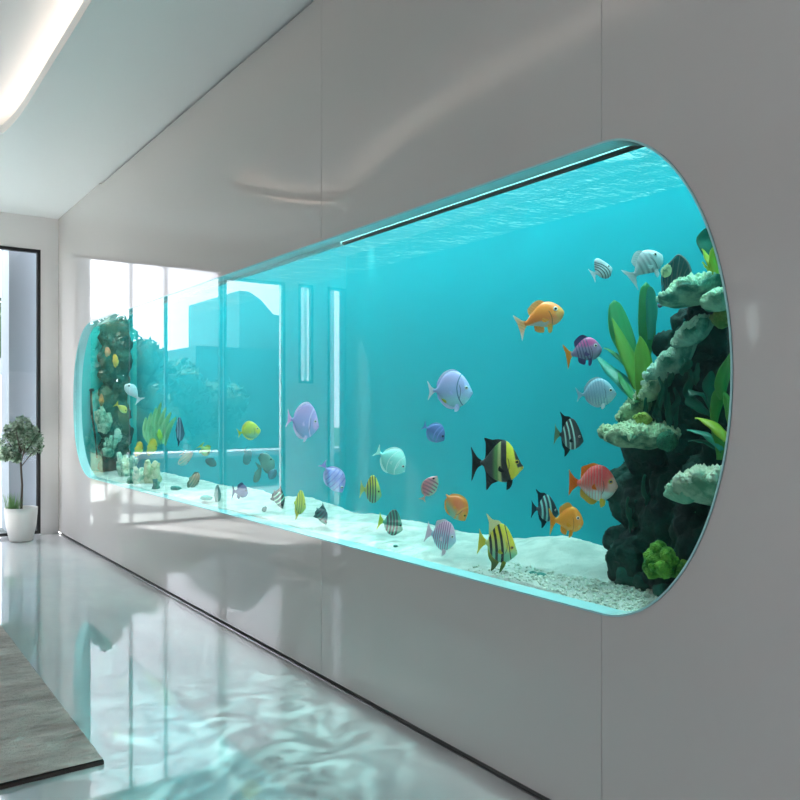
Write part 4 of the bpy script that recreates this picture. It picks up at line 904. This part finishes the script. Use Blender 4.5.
def tree(x, y, h, r, label, seed, n=2600, ls=.16, low=.45):
    rnd = random.Random(seed); t_ = empty('garden_tree', (x, y, -.03), label, 'tree', 'trees outside the end window')
    bm = bmesh.new(); add_tube(bm, [(0, 0, 0), (.1, 0, h * .4), (0, .1, h * .75)], [.16, .12, .05], 8); from_bm('trunk', bm, M_BARK, t_)
    cs = [((rnd.uniform(-.7, .7) * r, rnd.uniform(-.5, .5) * r, h * rnd.uniform(low, .85)), r * rnd.uniform(.35, .6)) for _ in range(9)] + [((0, 0, h * .85), r * .5)]
    bm = bmesh.new(); leaves(bm, cs, n, ls, rnd)
    for c, rr in cs: blob(bm, c, rr * .78, 2, .3, 2, seed)
    from_bm('crown', bm, M_LEAF, t_)
    return t_
a = PY(150, 345, 20, True); tree(a.x, 20, 2.8, 1.15, 'bushy tree outside, mirrored beside the dark far rock', 1, 3000, .11, .25)
a = PY(178, 350, 21, True); tree(a.x, 21, 2.5, 1.15, 'lower bushy tree outside, mirrored in the middle of the window reflection', 2, 2600, .11, .25)
a = PY(208, 360, 20, True); tree(a.x - .1, 20, 2.05, 1.1, 'wide low tree outside, mirrored at the right of the window reflection', 3, 2400, .11, .25)
a = PY(1, 290, 13.9); tree(a.x - .45, 13.9, 4.0, .75, 'leafy tree outside, seen left of the grey pillar at the picture edge', 4, 2600, .07, .35)
a = PY(110, 330, 19, True); tree(a.x, 19, 3.7, 1.25, 'dense tree outside nearest behind the grey pillar', 6, 2400, .11, .2)
a = PY(116, 330, 17, True); tree(a.x, 17, 3.0, 1.0, 'dense added tree outside, foremost, keeping bright sky out of the aquarium glass', 8, 2400, .10, .25)  # extra tree added to block sky glints in the mirrored view
a = PY(240, 300, 26, True); b = PY(300, 300, 26, True); bl0, bl1 = min(a.x, b.x), max(a.x, b.x)
hs = empty('garden_house', ((bl0 + bl1) / 2, 26, 0), 'low grey house outside with a curved roof end, mirrored in the aquarium glass', 'house')
w_ = (bl1 - bl0) / 2
bm = bmesh.new(); add_box(bm, (-w_ + .4, 0, 0), (w_ + 1.6, 5, 3.6)); from_bm('walls', bm, simple('house_render', '30444A', .8), hs)
bm = bmesh.new(); zt = PY(237, 290, 26, True).z
add_prism(bm, [(w_, 3.6), (w_, zt), (w_ - .35, zt), (w_ - .8, zt - .25), (w_ - 1.3, zt - .75), (w_ - 2.6, zt - .8), (-w_ + .3, zt - .8), (-w_ + .3, 3.6)], .05, 5, 'y'); from_bm('roof', bm, simple('roof_metal', '4A5C60', .6), hs)

# ================================================================== LIGHT
w = bpy.data.worlds.new('overcast_sky'); SC.world = w; w.use_nodes = True
bg = w.node_tree.nodes['Background']; bg.inputs[0].default_value = (.90, .92, 1.0, 1); bg.inputs[1].default_value = 4.3
def portal(loc, rot, sx, sy):
    ld = bpy.data.lights.new('daylight_portal', 'AREA'); ld.shape = 'RECTANGLE'; ld.size = sx; ld.size_y = sy; ld.cycles.is_portal = True
    o = bpy.data.objects.new('daylight_portal', ld); o.location = loc; o.rotation_euler = rot; link(o)
portal((-1.9, YE + .2, 1.65), (-PI / 2, 0, 0), 3.8, 3.3)
portal((-2.15, YB - .16, 1.15), (PI / 2, 0, 0), 1.5, 2.4)
# added spot with a cell pattern, imitating water ripples of light on the floor
ld = bpy.data.lights.new('added_ripple_spot', 'SPOT'); ld.energy = 85; ld.spot_size = math.radians(52); ld.spot_blend = .8; ld.shadow_soft_size = .01; ld.color = (.55, 1.0, .95)
ld.use_nodes = True; nt = ld.node_tree; em = nt.nodes['Emission']; tc = nt.nodes.new('ShaderNodeTexCoord'); sp = nt.nodes.new('ShaderNodeSeparateXYZ'); nt.links.new(tc.outputs['Normal'], sp.inputs[0])
def mth(op, a, b):
    n_ = nt.nodes.new('ShaderNodeMath'); n_.operation = op
    for i, v in enumerate((a, b)):
        if isinstance(v, bpy.types.NodeSocket): nt.links.new(v, n_.inputs[i])
        else: n_.inputs[i].default_value = v
    return n_.outputs[0]
cx = nt.nodes.new('ShaderNodeCombineXYZ'); nt.links.new(mth('DIVIDE', sp.outputs[0], sp.outputs[2]), cx.inputs[0]); nt.links.new(mth('DIVIDE', sp.outputs[1], sp.outputs[2]), cx.inputs[1])
nz = nt.nodes.new('ShaderNodeTexNoise'); nz.inputs['Scale'].default_value = 6; nt.links.new(cx.outputs[0], nz.inputs[0])
va = nt.nodes.new('ShaderNodeVectorMath'); va.operation = 'MULTIPLY_ADD'; nt.links.new(nz.outputs[1], va.inputs[0]); va.inputs[1].default_value = (.5, .5, .5); nt.links.new(cx.outputs[0], va.inputs[2])
vo = nt.nodes.new('ShaderNodeTexVoronoi'); vo.feature = 'SMOOTH_F1'; vo.inputs['Scale'].default_value = 19; nt.links.new(va.outputs[0], vo.inputs['Vector'])
nt.links.new(mth('MULTIPLY', mth('POWER', vo.outputs[0], 3.0), 7.0), em.inputs['Strength'])
lo = bpy.data.objects.new('added_ripple_spot', ld); lo.location = (.12, 3.35, 2.22); link(lo)
d = Vector((-.48, 3.3, 0)) - lo.location; lo.rotation_euler = d.to_track_quat('-Z', 'Y').to_euler()

sd = bpy.data.lights.new('sun', 'SUN'); sd.energy = 28.0; sd.angle = math.radians(2.5); sd.color = (1.0, .97, .92)
so = bpy.data.objects.new('sun', sd); so.rotation_euler = Vector((-.38, -1.0, -1.35)).to_track_quat('-Z', 'Y').to_euler(); so.location = (4, 14, 12); link(so)

# ================================================================== CAMERA AND VIEW
cd = bpy.data.cameras.new('camera'); cd.sensor_width = 36; cd.lens = 36.0; cd.shift_y = (HOR - 400) / 800.0; cd.clip_start = .02
co = bpy.data.objects.new('camera', cd); co.location = (CAMX, 0, CAMH); co.rotation_euler = (PI / 2, 0, -AZ); link(co); SC.camera = co
vsn = SC.view_settings; vsn.view_transform = 'Standard'; vsn.look = 'None'; vsn.exposure = 0.55; vsn.gamma = 1.0; vsn.use_curve_mapping = False
cy = SC.cycles; cy.use_denoising = True; cy.max_bounces = 10; cy.diffuse_bounces = 4; cy.glossy_bounces = 5; cy.transparent_max_bounces = 16; cy.transmission_bounces = 4; cy.volume_bounces = 1
cy.sample_clamp_indirect = 6.0; cy.caustics_reflective = False; cy.caustics_refractive = False
